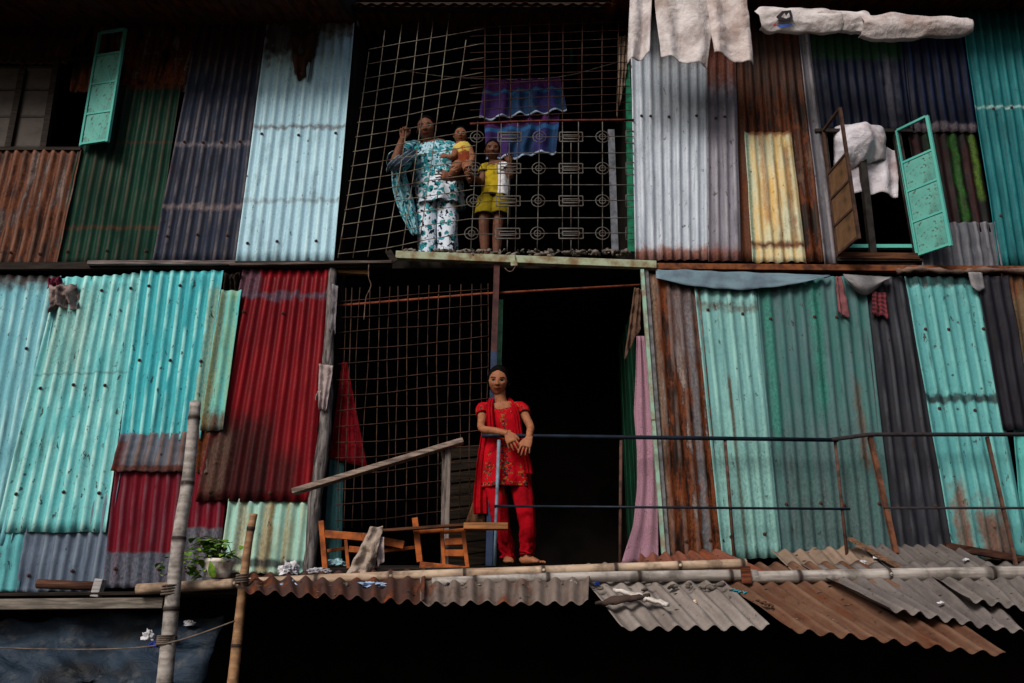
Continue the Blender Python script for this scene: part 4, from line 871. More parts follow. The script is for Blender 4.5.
# ------------------------------------------------------------------ lower left tarp, litter
tarpm = None
k = NT('old_tarp'); v = k.obj(); n1 = k.noise(k.vmap(v, (1.6, 3, 3)), 1, 5, .6); n2 = k.noise(v, 9, 5, .6)
c = k.mix(k.step(n1, .40, .62), C(34, 47, 62), C(23, 25, 29)); c = k.mix(k.step(n2, .52, .72, 0, .6), c, C(78, 80, 84)); k.bump(k.noise(k.vmap(v, (5, 9, 9)), 1, 5, .6, 1), .8, .03); tarpm = k.out(c, .6, 0, .12)
ta, tb, tc, td = P(-150, 611, -.42), P(226, 621, -.42), P(185, 745, -.70), P(-190, 750, -.72)
def tf(u, v):
    p = (ta * (1 - u) + tb * u) * (1 - v) + (td * (1 - u) + tc * u) * v
    p = p + Vector((0, -.07 * noise.noise(Vector((u * 9, v * 4, 11))) - .05 * (1 - 2 * abs(noise.noise(Vector((u * 7 - v * 2, v * 5, 5))))), 0))
    return p + Vector((0, 0, -.06 * math.sin(PI * min(1, u * 1.6)) * (1 - v) + .05 * noise.noise(Vector((u * 5, v * 2, 0))) + .03 * (1 - 2 * abs(noise.noise(Vector((u * 9 + v * 3, v * 7, 3))))) + .012 * noise.noise(Vector((u * 25, v * 16, 3))) - .05 * math.sin(PI * u) * math.sin(PI * v)))
tag(obj('tarp', surf(tf, 60, 30, .004), tarpm), 'dark bluish crumpled tarpaulin hanging below the ledge at the lower left', 'tarp')
bm = bmesh.new(); tube(bm, spline([P(-100, 643, -.66), P(40, 649, -.68), P(130, 648, -.80), P(180, 640, -.92), P(240, 619, -.96)], 6), .004, 6); tag(obj('rope', bm, rope), 'long rope stretched over the lower left tarpaulin', 'rope', 'ropes lashing the bamboo')
wp = plain_mat('white_plastic', (206, 206, 214), .5, .25, 10, 0, .35, .5); bp = plain_mat('blue_plastic', (34, 56, 140), .45, .3); pbl = plain_mat('pale_blue_plastic', (150, 172, 204), .45, .3, 10, 0, .4, .5)
lit = 'scraps of litter on the roof'
lump('plastic_scrap', 149, 637, -.62, .032, .03, .04, wp, 'white crumpled plastic scrap beside the blue one on the tarpaulin', 'litter', lit, .7, sub=3)
lump('plastic_scrap', 153, 646, -.64, .034, .03, .024, bp, 'blue crumpled plastic scrap beside the thick bamboo post', 'litter', lit, .6, sub=3)
lump('plastic_scrap', 189, 624, -.52, .03, .025, .024, wp, 'white crumpled plastic scrap right of the thick bamboo post on the tarpaulin', 'litter', lit, .7, sub=3)
lump('plastic_bag', 290, 571, -.55, .055, .05, .05, wp, 'white plastic bag behind the tan bamboo pole left of the chairs', 'bag', lit, .5)
lump('plastic_bag', 318, 573, -.5, .07, .05, .03, plain_mat('grey_bag', (170, 168, 176), .5, .3), 'grey plastic bag lying under the left chair', 'bag', lit, .6)
lump('plastic_bag', 290, 588, -.82, .05, .05, .035, pbl, 'pale plastic scrap under the tan bamboo pole at the awning left', 'litter', lit, .6)
lump('plastic_bag', 371, 586, -.86, .08, .06, .024, pbl, 'pale blue plastic bag lying on the dark red brown tin sheet', 'bag', lit, .4)
lump('plastic_bag', 336, 564, -.25, .07, .04, .03, plain_mat('cyan_bag', (140, 176, 186), .5, .3), 'pale cyan plastic bag inside the left chair frame', 'bag', lit, .5)
def rag_on(px0, py0, px1, py1, Y0, Y1, w, mat, label):
    a, b = P(px0, py0, Y0), P(px1, py1, Y1); q = [a.lerp(b, t / 14) + Vector((0, .03 * noise.noise(Vector((t * .6, px0, 0))), .012 + .012 * noise.noise(Vector((t * .8, 3, px0))))) for t in range(15)]
    bm = bmesh.new(); tube(bm, q, [w * (.6 + .5 * abs(noise.noise(Vector((t * .9, px0, 7)))) + .3 * math.sin(PI * t / 14)) for t in range(15)], 9, .6, Vector((0, 0, 1)), .7); tag(obj('rag', bm, mat), label, 'rag', 'rags stuffed along the walls')
rag_on(614, 592, 668, 607, -.98, -1.15, .028, cloth_mat('white_rag', (196, 190, 186), (140, 130, 124)), 'dirty white rag lying across the jutting grey tin sheet')
rag_on(596, 606, 650, 598, -1.12, -1.08, .03, cloth_mat('dark_rag', (66, 54, 50), (40, 34, 32)), 'dark rag beside the white one on the jutting grey tin sheet')
rag_on(731, 592, 746, 595, -.86, -.92, .009, plain_mat('cyan_twine', (50, 140, 160), .6), 'scrap of cyan twine on the orange rusted tin sheet')
rag_on(757, 603, 772, 608, -1.02, -1.1, .012, ragb, 'brown scrap of cloth on the orange rusted tin sheet')
lump('paper_scrap', 694, 603, -.98, .02, .02, .012, plain_mat('cream_paper', (200, 176, 150), .8, .3), 'crumpled cream paper on the jutting grey tin sheet', 'litter', lit, .6, sub=3)
lump('paper_scrap', 863, 563, -.36, .024, .02, .02, wp, 'white paper scrap on the beige tin behind the bamboo', 'litter', lit, .7, sub=3)
bm = surf(lambda u, v: P(873 + 14 * u, 553 + 6 * u + 5 * v * (1 - u), -.30 - .06 * v), 6, 4, .003); tag(obj('paper_scrap', bm, wp), 'long white paper strip on the dull grey tin at the right', 'litter', lit)
lump('paper_scrap', 966, 560, -.35, .02, .016, .01, wp, 'tiny white scrap behind the bamboo at the far right', 'litter', lit, .6, sub=3)
lump('paper_scrap', 941, 603, -1.1, .016, .014, .008, wp, 'tiny white scrap in front of the bamboo at the far right', 'litter', lit, .6, sub=3)
lump('plastic_scrap', 597, 584, -.85, .016, .016, .014, bp, 'tiny blue scrap below the bamboo poles near the doorway', 'litter', lit, .5, sub=3)
lump('plastic_scrap', 573, 584, -.84, .022, .016, .016, wp, 'white scrap below the bamboo poles near the doorway', 'litter', lit, .7, sub=3)
# ------------------------------------------------------------------ people
def Z(p, z): return Vector((p.x, p.y, z))
def head_matrix(c, yaw, pitch, roll=0): return Matrix.Translation(c) @ Matrix.Rotation(yaw, 4, 'Z') @ Matrix.Rotation(roll, 4, 'Y') @ Matrix.Rotation(pitch, 4, 'X')
G = lambda x, s: math.exp(-(x / s) ** 2)
def skull(n, child=0.0):
    x, y, z = n.x * .70, n.y * .86, n.z
    if z < -.05:
        t = (-.05 - z) / .95; x *= 1 - (.36 - .06 * child) * t; y *= (1 - .40 * t) if y > 0 else (1 - .06 * t)
    if n.y < 0:
        y *= 1 - .10 * G(n.x, .5)
        nz = max(0, min(1, (.12 - z) / .34)) if z > -.24 else max(0, 1 - (-.24 - z) / .09)
        y -= (.20 - .05 * child) * G(x, .10 + .03 * nz) * nz
        y -= .06 * G(x, .05) * max(0, 1 - abs(z - .05) / .2)
        y += .085 * (G(abs(x) - .27, .14) * G(z - .03, .10))
        y -= .030 * G(abs(x) - .27, .10) * G(z - .02, .05)
        y -= .035 * G(abs(x) - .28, .2) * G(z - .2, .07)
        y -= .065 * G(x, .19) * (G(z + .45, .05) + .95 * G(z + .555, .05))
        y -= .05 * G(x, .2) * G(z + .84, .13)
        y -= .05 * G(abs(x) - .42, .2) * G(z + .2, .2)
    return Vector((x, y, z))
def add_head(bm, M, s, child=0.0):
    t = bmesh.new(); bmesh.ops.create_uvsphere(t, u_segments=72, v_segments=54, radius=1)
    me = bpy.data.meshes.new('tmp')
    for v in t.verts: v.co = M @ (skull(v.co.normalized(), child) * s)
    for sg in (-1, 1):
        q = bmesh.ops.create_icosphere(t, subdivisions=2, radius=1)
        for v in q['verts']: v.co = M @ (Vector((sg * (.70 + .05 * v.co.x + .06 * max(0, v.co.y)), .06 + .13 * v.co.y, -.04 + .22 * v.co.z)) * s)
    t.to_mesh(me); t.free(); bm.from_mesh(me); bpy.data.meshes.remove(me)
def hand(bm, w, fd, side, pn, L, curl=.5, spread=.16, thumb=1.0):
    """palm + four fingers + thumb: fd = towards the fingers, side = thumb side, pn = the way the fingers curl"""
    fd = fd.normalized(); pn = (pn - fd * pn.dot(fd)).normalized(); side = (side - fd * side.dot(fd) - pn * side.dot(pn)).normalized()
    tube(bm, [w - fd * L * .12, w, w + fd * L * .2, w + fd * L * .42, w + fd * L * .50], [L * .17, L * .18, L * .24, L * .26, L * .22], 14, .42, pn)
    for i, (o, l, r) in enumerate(((.36, .44, .052), (.12, .49, .054), (-.12, .45, .052), (-.35, .36, .046))):
        b = w + fd * L * (.44 - .03 * abs(i - 1.2)) + side * L * o * .55
        d = (fd + side * o * spread * 2.2).normalized(); pts = [b - d * L * .1]; a = 0; p = b
        for j, seg in enumerate((.42, .33, .25)):
            pts.append(p); a += curl * (.45, .8, .6)[j] * (1 + .12 * (i - 1.5)); p = p + (d * math.cos(a) + pn * math.sin(a)) * l * L * seg
        pts.append(p); tube(bm, spline(pts, 3), [L * r * (1.05 - .3 * t / 12) for t in range(13)], 9)
    b = w + fd * L * .10 + side * L * .13; d = (fd * .75 + side * .75 * thumb + pn * .25).normalized()
    tube(bm, spline([b, b + d * L * .2, b + (d + fd * .35).normalized() * L * .36, b + (d + fd * .6 + pn * .2).normalized() * L * .46], 3), [L * .085, L * .085, L * .08, L * .072, L * .066, L * .064, L * .062, L * .06, L * .056, L * .045], 9)
def foot(bm, ank, d, L, g):
    d = Vector((d[0], d[1], 0)).normalized(); s = Vector((-d.y, d.x, 0)); a = Vector((ank.x, ank.y, 0)); U = Vector((0, 0, 1))
    q = [(-.24, .12, .11), (-.18, .16, .15), (.0, .17, .17), (.2, .175, .14), (.34, .195, .10), (.44, .195, .075), (.48, .16, .06)]
    tube(bm, [a + d * L * t + U * (g + L * h * .95) for t, _, h in q], [L * w for _, w, _ in q], 14, [h / w for _, w, h in q], U)
    tube(bm, [Vector((ank.x, ank.y, ank.z)), a + U * (g + L * .12)], [L * .15, L * .17], 12)
    for i, (o, l, r) in enumerate(((.135, .26, .060), (.055, .24, .044), (-.02, .21, .041), (-.09, .18, .039), (-.155, .15, .036))):
        b = a + d * L * (.40 - .03 * i) + s * L * o + U * (g + L * .06); tube(bm, [b, b + d * L * l * .6 + U * L * .01, b + d * L * l - U * L * .012], [L * r, L * r * 1.02, L * r * .8], 9)
def skin_mat(c, dk):
    k = NT('skin'); n = k.noise(k.obj(), 30, 4); base = k.mix(k.step(n, .35, .7), C(*c), C(*dk)); f = k.attr('face', 'Color')
    k.b.inputs['Subsurface Weight'].default_value = .06; k.b.inputs['Subsurface Radius'].default_value = (.012, .005, .003); k.b.inputs['Subsurface Scale'].default_value = .5
    k.bump(k.noise(k.obj(), 160, 2), .08, .002)
    o = k.n('ShaderNodeAttribute', attribute_name='face'); return k.out(k.mix(o.outputs['Alpha'], base, o.outputs['Color']), .6, 0, .12)
def finish_body(bm, mat, parent, heads, vox=.0042, skin=(130, 84, 60)):
    me = bpy.data.meshes.new('raw'); bm.to_mesh(me); bm.free(); o = bpy.data.objects.new('raw', me); COL.objects.link(o)
    m = o.modifiers.new('r', 'REMESH'); m.mode = 'VOXEL'; m.voxel_size = vox
    m = o.modifiers.new('s', 'SMOOTH'); m.factor = .5; m.iterations = 2
    dg = bpy.context.evaluated_depsgraph_get(); dg.update()
    r = bpy.data.meshes.new_from_object(o.evaluated_get(dg)); bpy.data.objects.remove(o); bpy.data.meshes.remove(me)
    r.name = 'body'; at = r.color_attributes.new('face', 'FLOAT_COLOR', 'POINT'); at.data.foreach_set('color', [0.0] * (4 * len(r.vertices)))
    lip = C(int(skin[0] * .80), int(skin[1] * .50), int(skin[2] * .60)); dark_ = C(10, 8, 8); wht = C(116, 98, 88)
    for M, s in heads:
        I = M.inverted()
        for i, v in enumerate(r.vertices):
            p = (I @ v.co) / s
            if abs(p.x) > .9 or abs(p.z) > 1.1 or p.y > -.2: continue
            ax = abs(p.x); c = None
            if ((ax - .28) / .165) ** 2 + ((p.z - .035) / .070) ** 2 < 1: c = dark_
            if ((abs(ax - .28) - .115) / .035) ** 2 + ((p.z - .02) / .035) ** 2 < 1: c = wht
            if ((ax - .30) / .20) ** 2 + ((p.z - .22 + .7 * (ax - .3) ** 2) / .045) ** 2 < 1: c = dark_
            if (p.x / .25) ** 2 + ((p.z + .5) / .085) ** 2 < 1: c = lip
            if ax < .2 and abs(p.z + .5) < .016: c = C(44, 22, 20)
            if ((ax - .085) / .045) ** 2 + ((p.z + .285) / .032) ** 2 < 1: c = C(44, 26, 22)
            if c: at.data[i].color = (c[0], c[1], c[2], 1.0)
    return link_mesh('body', r, mat, parent)
hairm = plain_mat('black_hair', (9, 8, 8), .7, .4, 60, 0, .04, .8)
def hair(M, s, parent, line=.56, low=-.6, child=0.0, bulk=1.07, bun=None):
    bm = bmesh.new(); bmesh.ops.create_uvsphere(bm, u_segments=64, v_segments=48, radius=1)
    for v in bm.verts:
        n = v.co.normalized(); t = max(0, min(1, (-n.y - .28) / .50)); t = t * t * (3 - 2 * t); th = low * (1 - t) + (line + .10 * G(n.x, .12)) * t + .05 * noise.noise(n * 6)
        k = max(0, min(1, (n.z - th) / .09)); f = .86 + (bulk - .86) * k + (.018 * noise.noise(Vector((n.x * 14, n.y * 4, n.z * 5))) * k)
        q = skull(n, child); v.co = M @ (Vector((q.x * f, (q.y if n.y > 0 or n.z < .2 else q.y) * f, q.z * (f if n.z > 0 else min(f, 1.0)))) * s)
    if bun: tube(bm, [M @ (Vector(b) * s) for b in bun], [s * .22, s * .2, s * .14][:len(bun)] if len(bun) <= 3 else s * .16, 12)
    obj('hair', bm, hairm, parent)
def garment(pts, rx, ry, seg=44, fold=0, amp=0.0, nz=.006, up=Vector((0, 1, 0)), k=5, growth=1.0, hem=.006, bm=None, dip=0.0):
    """an open cloth tube along pts (top to bottom), rx across and ry deep, with folds that open downward"""
    own = bm is None; bm = bm or bmesh.new(); U = bm.loops.layers.uv.verify() if False else (bm.loops.layers.uv.get('UVn') or bm.loops.layers.uv.new('UVn')); Mm = bm.loops.layers.uv.get('UVm') or bm.loops.layers.uv.new('UVm')
    q = spline(pts, k); X = spline(rx, k); Y = spline(ry, k); n = len(q); SEED[0] += 1; s = Vector((SEED[0] * 1.9, 0, 0)); rows = []; L = 0
    for i, p in enumerate(q):
        d = q[min(i + 1, n - 1)] - q[max(i - 1, 0)]; x, y = frame_of(d, up); t = i / (n - 1); row = []
        if i: L += (q[i] - q[i - 1]).length
        for j in range(seg):
            a = PI / 2 + 2 * PI * j / seg; e = Vector((math.cos(a), math.sin(a), 0))
            w = amp * t ** growth * (math.sin(fold * a + 2 * noise.noise(Vector((e.x, e.y, t * 2)) + s)) + .6 * math.sin(fold * 1.7 * a + 1))
            w += nz * noise.noise(Vector((e.x * 2.5, e.y * 2.5, t * 9)) + s) + nz * .6 * noise.noise(Vector((e.x * 5, e.y * 5, t * 22)) + s)
            h = hem * noise.noise(Vector((e.x * 2, e.y * 2, 5)) + s) if i == n - 1 else 0
            row.append((bm.verts.new(p + x * math.cos(a) * (X[i] + w) + y * math.sin(a) * (Y[i] + w) + d.normalized() * (h + dip * max(0, 1 - t / .36) * max(0, -e.y) ** 2)), t, L))
        rows.append(row)
    for r0, r1 in zip(rows, rows[1:]):
        for j in range(seg):
            j2 = (j + 1) % seg; f = bm.faces.new((r0[j][0], r1[j][0], r1[j2][0], r0[j2][0]))
            for lp, (r, jj) in zip(f.loops, ((r0, j), (r1, j), (r1, j + 1), (r0, j + 1))):
                vv = r[jj % seg]; lp[U].uv = (jj / seg, vv[1]); lp[Mm].uv = (jj / seg * 2 * PI * (rx[-1] + ry[-1]) / 2, vv[2])
    return bm
def wear(name, bm, mat, parent, thick=.004):
    o = obj(name, bm, mat, parent); m = o.modifiers.new('cloth', 'SOLIDIFY'); m.thickness = thick; m.offset = -1; return o

# ---- the girl in red -------------------------------------------------------------
g0 = P(511, 566, -.05); gz = zF1 - .005
girl = thing('person', 'girl in a red salwar kameez standing barefoot and leaning over the railing', 'person', Z(g0, gz))
sk1 = skin_mat((140, 90, 64), (122, 76, 52))
Mh = head_matrix(P(498.5, 381.3, -.065), R(-3), R(14), R(3)); hs = .110
bm = bmesh.new(); add_head(bm, Mh, hs, .5)
nk = P(500.5, 400, -.035)
tube(bm, spline([P(499.5, 386, -.045), P(500, 395, -.045), P(501, 402, -.035), P(502, 407, -.02)], 3), spline([.046, .042, .048, .085], 3), 14)
tube(bm, spline([P(502, 404, -.03), P(503, 412, -.03), P(505, 428, -.03), P(506, 442, -.03), P(507, 462, -.03), P(508, 478, -.03)], 3), spline([.10, .125, .105, .095, .115, .105], 3), 20, .62, Vector((0, 1, 0)))
SLg, ELg, WLg = P(482.5, 408, -.03), P(482, 428.5, -.13), P(508, 433.5, -.235)
SRg, ERg, WRg = P(521, 407.5, -.03), P(530.5, 427, -.12), P(529, 438, -.245)
for S_, E_, W_ in ((SLg, ELg, WLg), (SRg, ERg, WRg)):
    tube(bm, spline([P(502, 409, -.03).lerp(S_, .5), S_, S_.lerp(E_, .5), E_, E_.lerp(W_, .5), W_], 4), spline([.042, .038, .032, .028, .026, .020], 4), 12)
hand(bm, WLg, P(516, 452, -.27) - P(509, 436, -.24), Vector((1, -.4, .3)), Vector((.2, .7, -.15)), .150, .35, .22)
hand(bm, WRg, P(523, 454, -.28) - P(529, 439, -.25), Vector((-1, -.5, .2)), Vector((.2, .8, -.1)), .150, .35, .22)
HL, KL, AL = P(495, 486, -.02), P(501, 523, -.075), P(508, 556, -.03)
HR, KR, AR = P(521, 486, -.02), P(527, 521, -.09), P(527, 553, -.03)
for a, b, c in ((HL, KL, AL), (HR, KR, AR)):
    tube(bm, spline([P(508, 476, -.03).lerp(a, .7), a, a.lerp(b, .5), b, b.lerp(c, .45) + Vector((0, .015, 0)), c], 4), spline([.07, .075, .06, .045, .044, .03], 4), 12)
foot(bm, AL, (.05, -1), .19, gz); foot(bm, AR, (1, -.42), .19, gz)
finish_body(bm, sk1, girl, [(Mh, hs)], .0036, (150, 96, 66))
hair(Mh, hs, girl, .62, -.62, .5, 1.10, [(0, .85, -.1), (.05, .95, -.5), (.1, .9, -.9)])
def kameez_mat():
    k = NT('red_embroidered_cotton'); u, v, _ = k.sep(k.uv('UVn')); uvm = k.uv('UVm')
    n = k.noise(k.vmap(uvm, (9, 9, 1)), 1, 4); fine = k.noise(k.vmap(uvm, (170, 170, 1)), 1, 2)
    col = k.mix(k.step(n, .35, .7), C(166, 10, 24), C(134, 6, 16)); col = k.mix(k.step(fine, .4, .7, 0, .2), col, C(120, 4, 14))
    vo = k.voro(k.vmap(uvm, (1, 1, 1)), 105); cr = k.sep(vo.outputs['Color'])
    thread = k.mix(k.step(cr[0], .38, .42), C(30, 20, 22), k.mix(k.step(cr[1], .5, .54), C(128, 78, 38), C(48, 52, 46)))
    speck = k.step(cr[2], .46, .50); mask = None
    for (a, b, r) in ((.5, .24, .055), (.45, .23, .03), (.55, .235, .03), (.5, .36, .03), (.5, .46, .03), (.5, .58, .035), (.5, .70, .04), (.5, .83, .05), (.36, .85, .05), (.64, .87, .05), (.36, .72, .025), (.63, .74, .025), (.22, .86, .05), (.78, .88, .05), (.42, .34, .02), (.58, .35, .02)):
        dx = k.math('MULTIPLY', k.math('SUBTRACT', u, a), .95); dy = k.math('MULTIPLY', k.math('SUBTRACT', v, b), .66)
        d = k.math('SQRT', k.math('ADD', k.math('MULTIPLY', dx, dx), k.math('MULTIPLY', dy, dy)))
        ang = k.math('MULTIPLY', k.math('SINE', k.math('MULTIPLY', k.math('ARCTAN2', dy, dx), 6)), .22)
        m = k.step(k.math('MULTIPLY', d, k.math('ADD', 1.0, ang)), r * .8, r * 1.05, 1, 0); mask = m if mask is None else k.math('MAXIMUM', mask, m)
    mask = k.math('MAXIMUM', mask, k.math('MULTIPLY', k.step(v, .945, .955), k.step(v, .985, .99, 1, 0)))
    mask = k.math('MAXIMUM', mask, k.step(v, .055, .065, 1, 0))
    mask = k.math('MAXIMUM', mask, k.math('MULTIPLY', k.step(k.math('ABSOLUTE', k.math('SUBTRACT', u, .5)), .012, .02, 1, 0), k.step(v, .12, .16)))
    col = k.mix(k.math('MULTIPLY', mask, speck), col, thread); k.bump(k.noise(k.vmap(uvm, (24, 12, 1)), 1, 4, .6, .8), .5, .015)
    return k.out(col, .85, 0, .04)
km = kameez_mat(); redm = cloth_mat('red_cotton', (142, 7, 20), (106, 4, 13)); dup = cloth_mat('red_voile', (154, 9, 22), (118, 5, 14))
bm = garment([P(500.6, 399.5, -.035), P(501, 402.5, -.032), P(502, 410, -.03), P(503, 421, -.03), P(505, 437, -.03), P(506, 455, -.03), P(506, 472, -.03), P(506, 488, -.03)],
             [.058, .088, .136, .134, .126, .152, .168, .174], [.054, .066, .084, .102, .092, .104, .110, .114], 56, 6, .010, .006, k=7, growth=1.6, hem=.008, dip=.095)
for S_, E_ in ((SLg, ELg), (SRg, ERg)):
    e = S_.lerp(E_, .36); garment([S_.lerp(P(502, 410, -.03), .35), S_.lerp(e, .15), e], [.042, .048, .047], [.048, .050, .048], 24, 3, .003, .004, bm=bm, k=5)
wear('kameez', bm, km, girl)
bm = garment([HL + Vector((.0, 0, .05)), HL, KL, KL.lerp(AL, .6) + Vector((0, .01, 0)), AL + Vector((0, 0, .015)), AL + Vector((0, 0, -.02))], [.072, .074, .054, .051, .043, .047], [.08, .085, .062, .057, .048, .052], 32, 4, .006, .016, k=8, growth=.6)
garment([HR + Vector((.0, 0, .05)), HR, KR, KR.lerp(AR, .6) + Vector((0, .01, 0)), AR + Vector((0, 0, .02)), AR + Vector((0, 0, -.012))], [.072, .076, .058, .053, .044, .047], [.08, .085, .065, .06, .048, .052], 32, 4, .006, .014, k=8, growth=.6, bm=bm)
wear('trousers', bm, redm, girl)
def drape(pts, wid, name, mat, parent, depth=.012, nu=14, fan=1.0, folds=2.5):
    """a folded band of cloth following pts; wid = half width vectors"""
    q = spline(pts, 7); ww = spline(wid, 7); SEED[0] += 1; s = SEED[0] * 2.3; n = len(q) - 1
    def fn(u, v):
        i = min(n, int(round(v * n))); c = q[i]; a = (u - .5) * 2
        return c + Vector((a * ww[i], -depth * math.cos(a * PI * .5) + depth * .7 * math.sin(a * PI * folds + 1.5 * noise.noise(Vector((v * 3, s, 0)))), .004 * noise.noise(Vector((a * 3, v * 9, s)))))
    return obj(name, surf(fn, nu, n, .003), mat, parent)
drape([P(493, 397, -.0), P(491, 402, -.085), P(490, 412, -.145), P(491, 425, -.155), P(493, 438, -.15)], [.016, .022, .024, .026, .024], 'scarf', dup, girl, .014)
drape([P(509, 398, -.0), P(513, 404, -.09), P(517, 415, -.135), P(519, 430, -.15), P(522, 446, -.15), P(527, 462, -.14), P(529, 474, -.13)], [.016, .02, .022, .024, .028, .03, .03], 'scarf', dup, girl, .014)
drape([P(487, 428, .06), P(486, 440, .0), P(484, 458, -.03), P(482.5, 480, -.04), P(481, 500, -.04), P(481.5, 514, -.04)], [.03, .04, .045, .05, .055, .056], 'scarf', dup, girl, .02, 22)

# ---- the woman in the printed dress ----------------------------------------------------
def print_mat(base, sc=1.0, blue=.5, cov=.36):
    k = NT('printed_cotton'); v = k.obj(); a = k.noise(k.vmap(v, (13 * sc, 13 * sc, 13 * sc)), 1, 2, .4, .6); b = k.voro(k.vmap(v, (1, 1, 1)), 15 * sc); c = k.noise(k.vmap(v, (30 * sc, 30 * sc, 24 * sc), (4, 1, 0)), 1, 2, .5, .8)
    col = k.mix(k.step(b.outputs['Distance'], cov, cov + .05, 1, 0), C(*base), k.mix(k.step(a, .42, .58), C(34, 116, 128), C(70, 158, 166)))
    col = k.mix(k.step(a, .64 - .1 * blue, .67 - .1 * blue), col, C(52, 132, 146)); col = k.mix(k.step(c, .575, .60), col, C(20, 34, 46))
    k.bump(k.noise(k.vmap(v, (18, 18, 10)), 1, 4, .6, .8), .5, .015); return k.out(col, .85, 0, .04)
wz = zF2 + .004
wo = thing('person', 'woman in a blue and white printed dress gripping the wire net with a raised hand', 'person', Z(P(438, 250, .35), wz))
sk2 = skin_mat((114, 76, 60), (98, 62, 48))
Mw = head_matrix(P(426.5, 129.5, .27), R(-4), R(16), R(-4)); ws = .118
bm = bmesh.new(); add_head(bm, Mw, ws)
tube(bm, spline([P(427.5, 137, .30), P(429, 144, .31), P(431, 149, .33)], 4), spline([.052, .052, .09], 4), 14)
tube(bm, spline([P(431, 146, .33), P(433, 152, .33), P(435, 168, .33), P(438, 185, .33), P(438, 203, .33)], 3), spline([.13, .17, .15, .15, .16], 3), 20, .66, Vector((0, 1, 0)))
S1, E1, W1 = P(411, 149, .30), P(394.5, 164, .10), P(403, 138, .035)
S2, E2, W2 = P(452, 150, .32), P(463, 174, .26), P(452, 178, .08)
for S_, E_, W_ in ((S1, E1, W1), (S2, E2, W2)):
    tube(bm, spline([P(432, 150, .33).lerp(S_, .5), S_, S_.lerp(E_, .5), E_, E_.lerp(W_, .5), W_], 4), spline([.06, .055, .047, .04, .037, .026], 4), 12)
hand(bm, W1, Vector((.15, -.25, 1)), Vector((.9, -.3, .1)), Vector((.1, -1, .1)), .15, 1.75, .06)
hand(bm, W2, P(444, 176, .05) - W2, Vector((.1, 0, 1)), Vector((0, 1, 0)), .165, .5, .15)
legs_w = []
for x in (428, 447.5):
    a, b, c = P(x, 203, .33), P(x, 228, .31), Z(P(x, 252, .34), wz + .07); legs_w.append((a, b, c))
    tube(bm, spline([a, b, c], 6), spline([.085, .06, .036], 6), 12); foot(bm, c, (0, -1), .22, wz)
finish_body(bm, sk2, wo, [(Mw, ws)], .005, (146, 94, 68))
hair(Mw, ws, wo, .60, -.5, 0, 1.06, [(0, .85, -.1), (0, 1.0, -.35), (0, .95, -.6)])
pr1 = print_mat((168, 204, 222), 1.35, .9, .44); pr2 = print_mat((200, 212, 228), 1.05, .3, .37)
bm = garment([P(430, 145.5, .31), P(430.5, 147, .32), P(431.5, 152, .32), P(434, 163, .32), P(436, 174, .32), P(438, 182, .32)],
             [.075, .13, .205, .215, .20, .205], [.07, .09, .125, .15, .135, .14], 52, 5, .012, .014, k=7, growth=1.0)
for S_, E_ in ((S1, E1), (S2, E2)):
    e = S_.lerp(E_, .80); garment([S_.lerp(P(432, 151, .33), .4), S_, S_.lerp(e, .5), e], [.07, .078, .082, .10], [.07, .078, .082, .095], 26, 3, .012, .010, bm=bm, k=5)
wear('kameez', bm, pr1, wo)
bm = garment([P(437, 178, .32), P(439, 186, .32), P(440, 196, .32), P(440, 208, .32)], [.20, .205, .20, .195], [.145, .15, .15, .15], 52, 7, .012, .012, k=8)
wear('skirt', bm, pr2, wo)
bm = None
for a, b, c in legs_w:
    bm = garment([a + Vector((0, 0, .05)), a, b, c + Vector((0, 0, -.02))], [.09, .092, .082, .078], [.1, .1, .085, .08], 30, 4, .008, .012, k=8, bm=bm)
wear('trousers', bm, pr2, wo)
drp = print_mat((128, 170, 182), 1.1, .7); slm = cloth_mat('grey_blue_cloth', (112, 128, 142), (66, 78, 90))
drape([P(403, 152, .22), P(401, 163, .12), P(399, 172, .16), P(402, 190, .2), P(408, 212, .22), P(416, 236, .22)], [.06, .085, .06, .075, .07, .03], 'shawl', drp, wo, .03, 20)
drape([P(414, 152, .18), P(404, 158, .06), P(395, 166, .02), P(390, 172, .06)], [.05, .075, .07, .03], 'shawl', slm, wo, .03, 20, folds=3.5)

# ---- the toddler on her hip -----------------------------------------------------------
kid = thing('person', 'toddler in a yellow vest held on the hip of the woman in the printed dress', 'person', P(463, 168, .2))
sk3 = skin_mat((124, 82, 62), (106, 68, 50))
Mk = head_matrix(P(460.5, 136, .16), R(6), R(12), R(2)); ks = .082
bm = bmesh.new(); add_head(bm, Mk, ks, 1)
tube(bm, spline([P(461, 141, .18), P(462, 147, .18), P(463, 156, .19), P(463, 166, .2)], 4), spline([.034, .075, .088, .085], 4), 16, .8, Vector((0, 1, 0)))
kS, kE, kW = P(468.5, 148, .17), P(472.5, 157, .12), P(470, 166, .06)
tube(bm, spline([P(463, 149, .18), kS, kS.lerp(kE, .5), kE, kE.lerp(kW, .5), kW], 4), spline([.04, .034, .03, .027, .025, .018], 4), 10)
hand(bm, kW, P(469, 172, .03) - kW, Vector((-1, -.3, .2)), Vector((0, -.5, -.3)), .095, .6, .2)
kS2, kE2, kW2 = P(457, 149, .17), P(453, 157, .1), P(447, 156, .12)
tube(bm, spline([P(463, 149, .18), kS2, kE2, kW2], 4), spline([.04, .034, .027, .018], 4), 10); hand(bm, kW2, Vector((-1, .1, .1)), Vector((0, -.3, 1)), Vector((0, 1, 0)), .09, .5, .2)
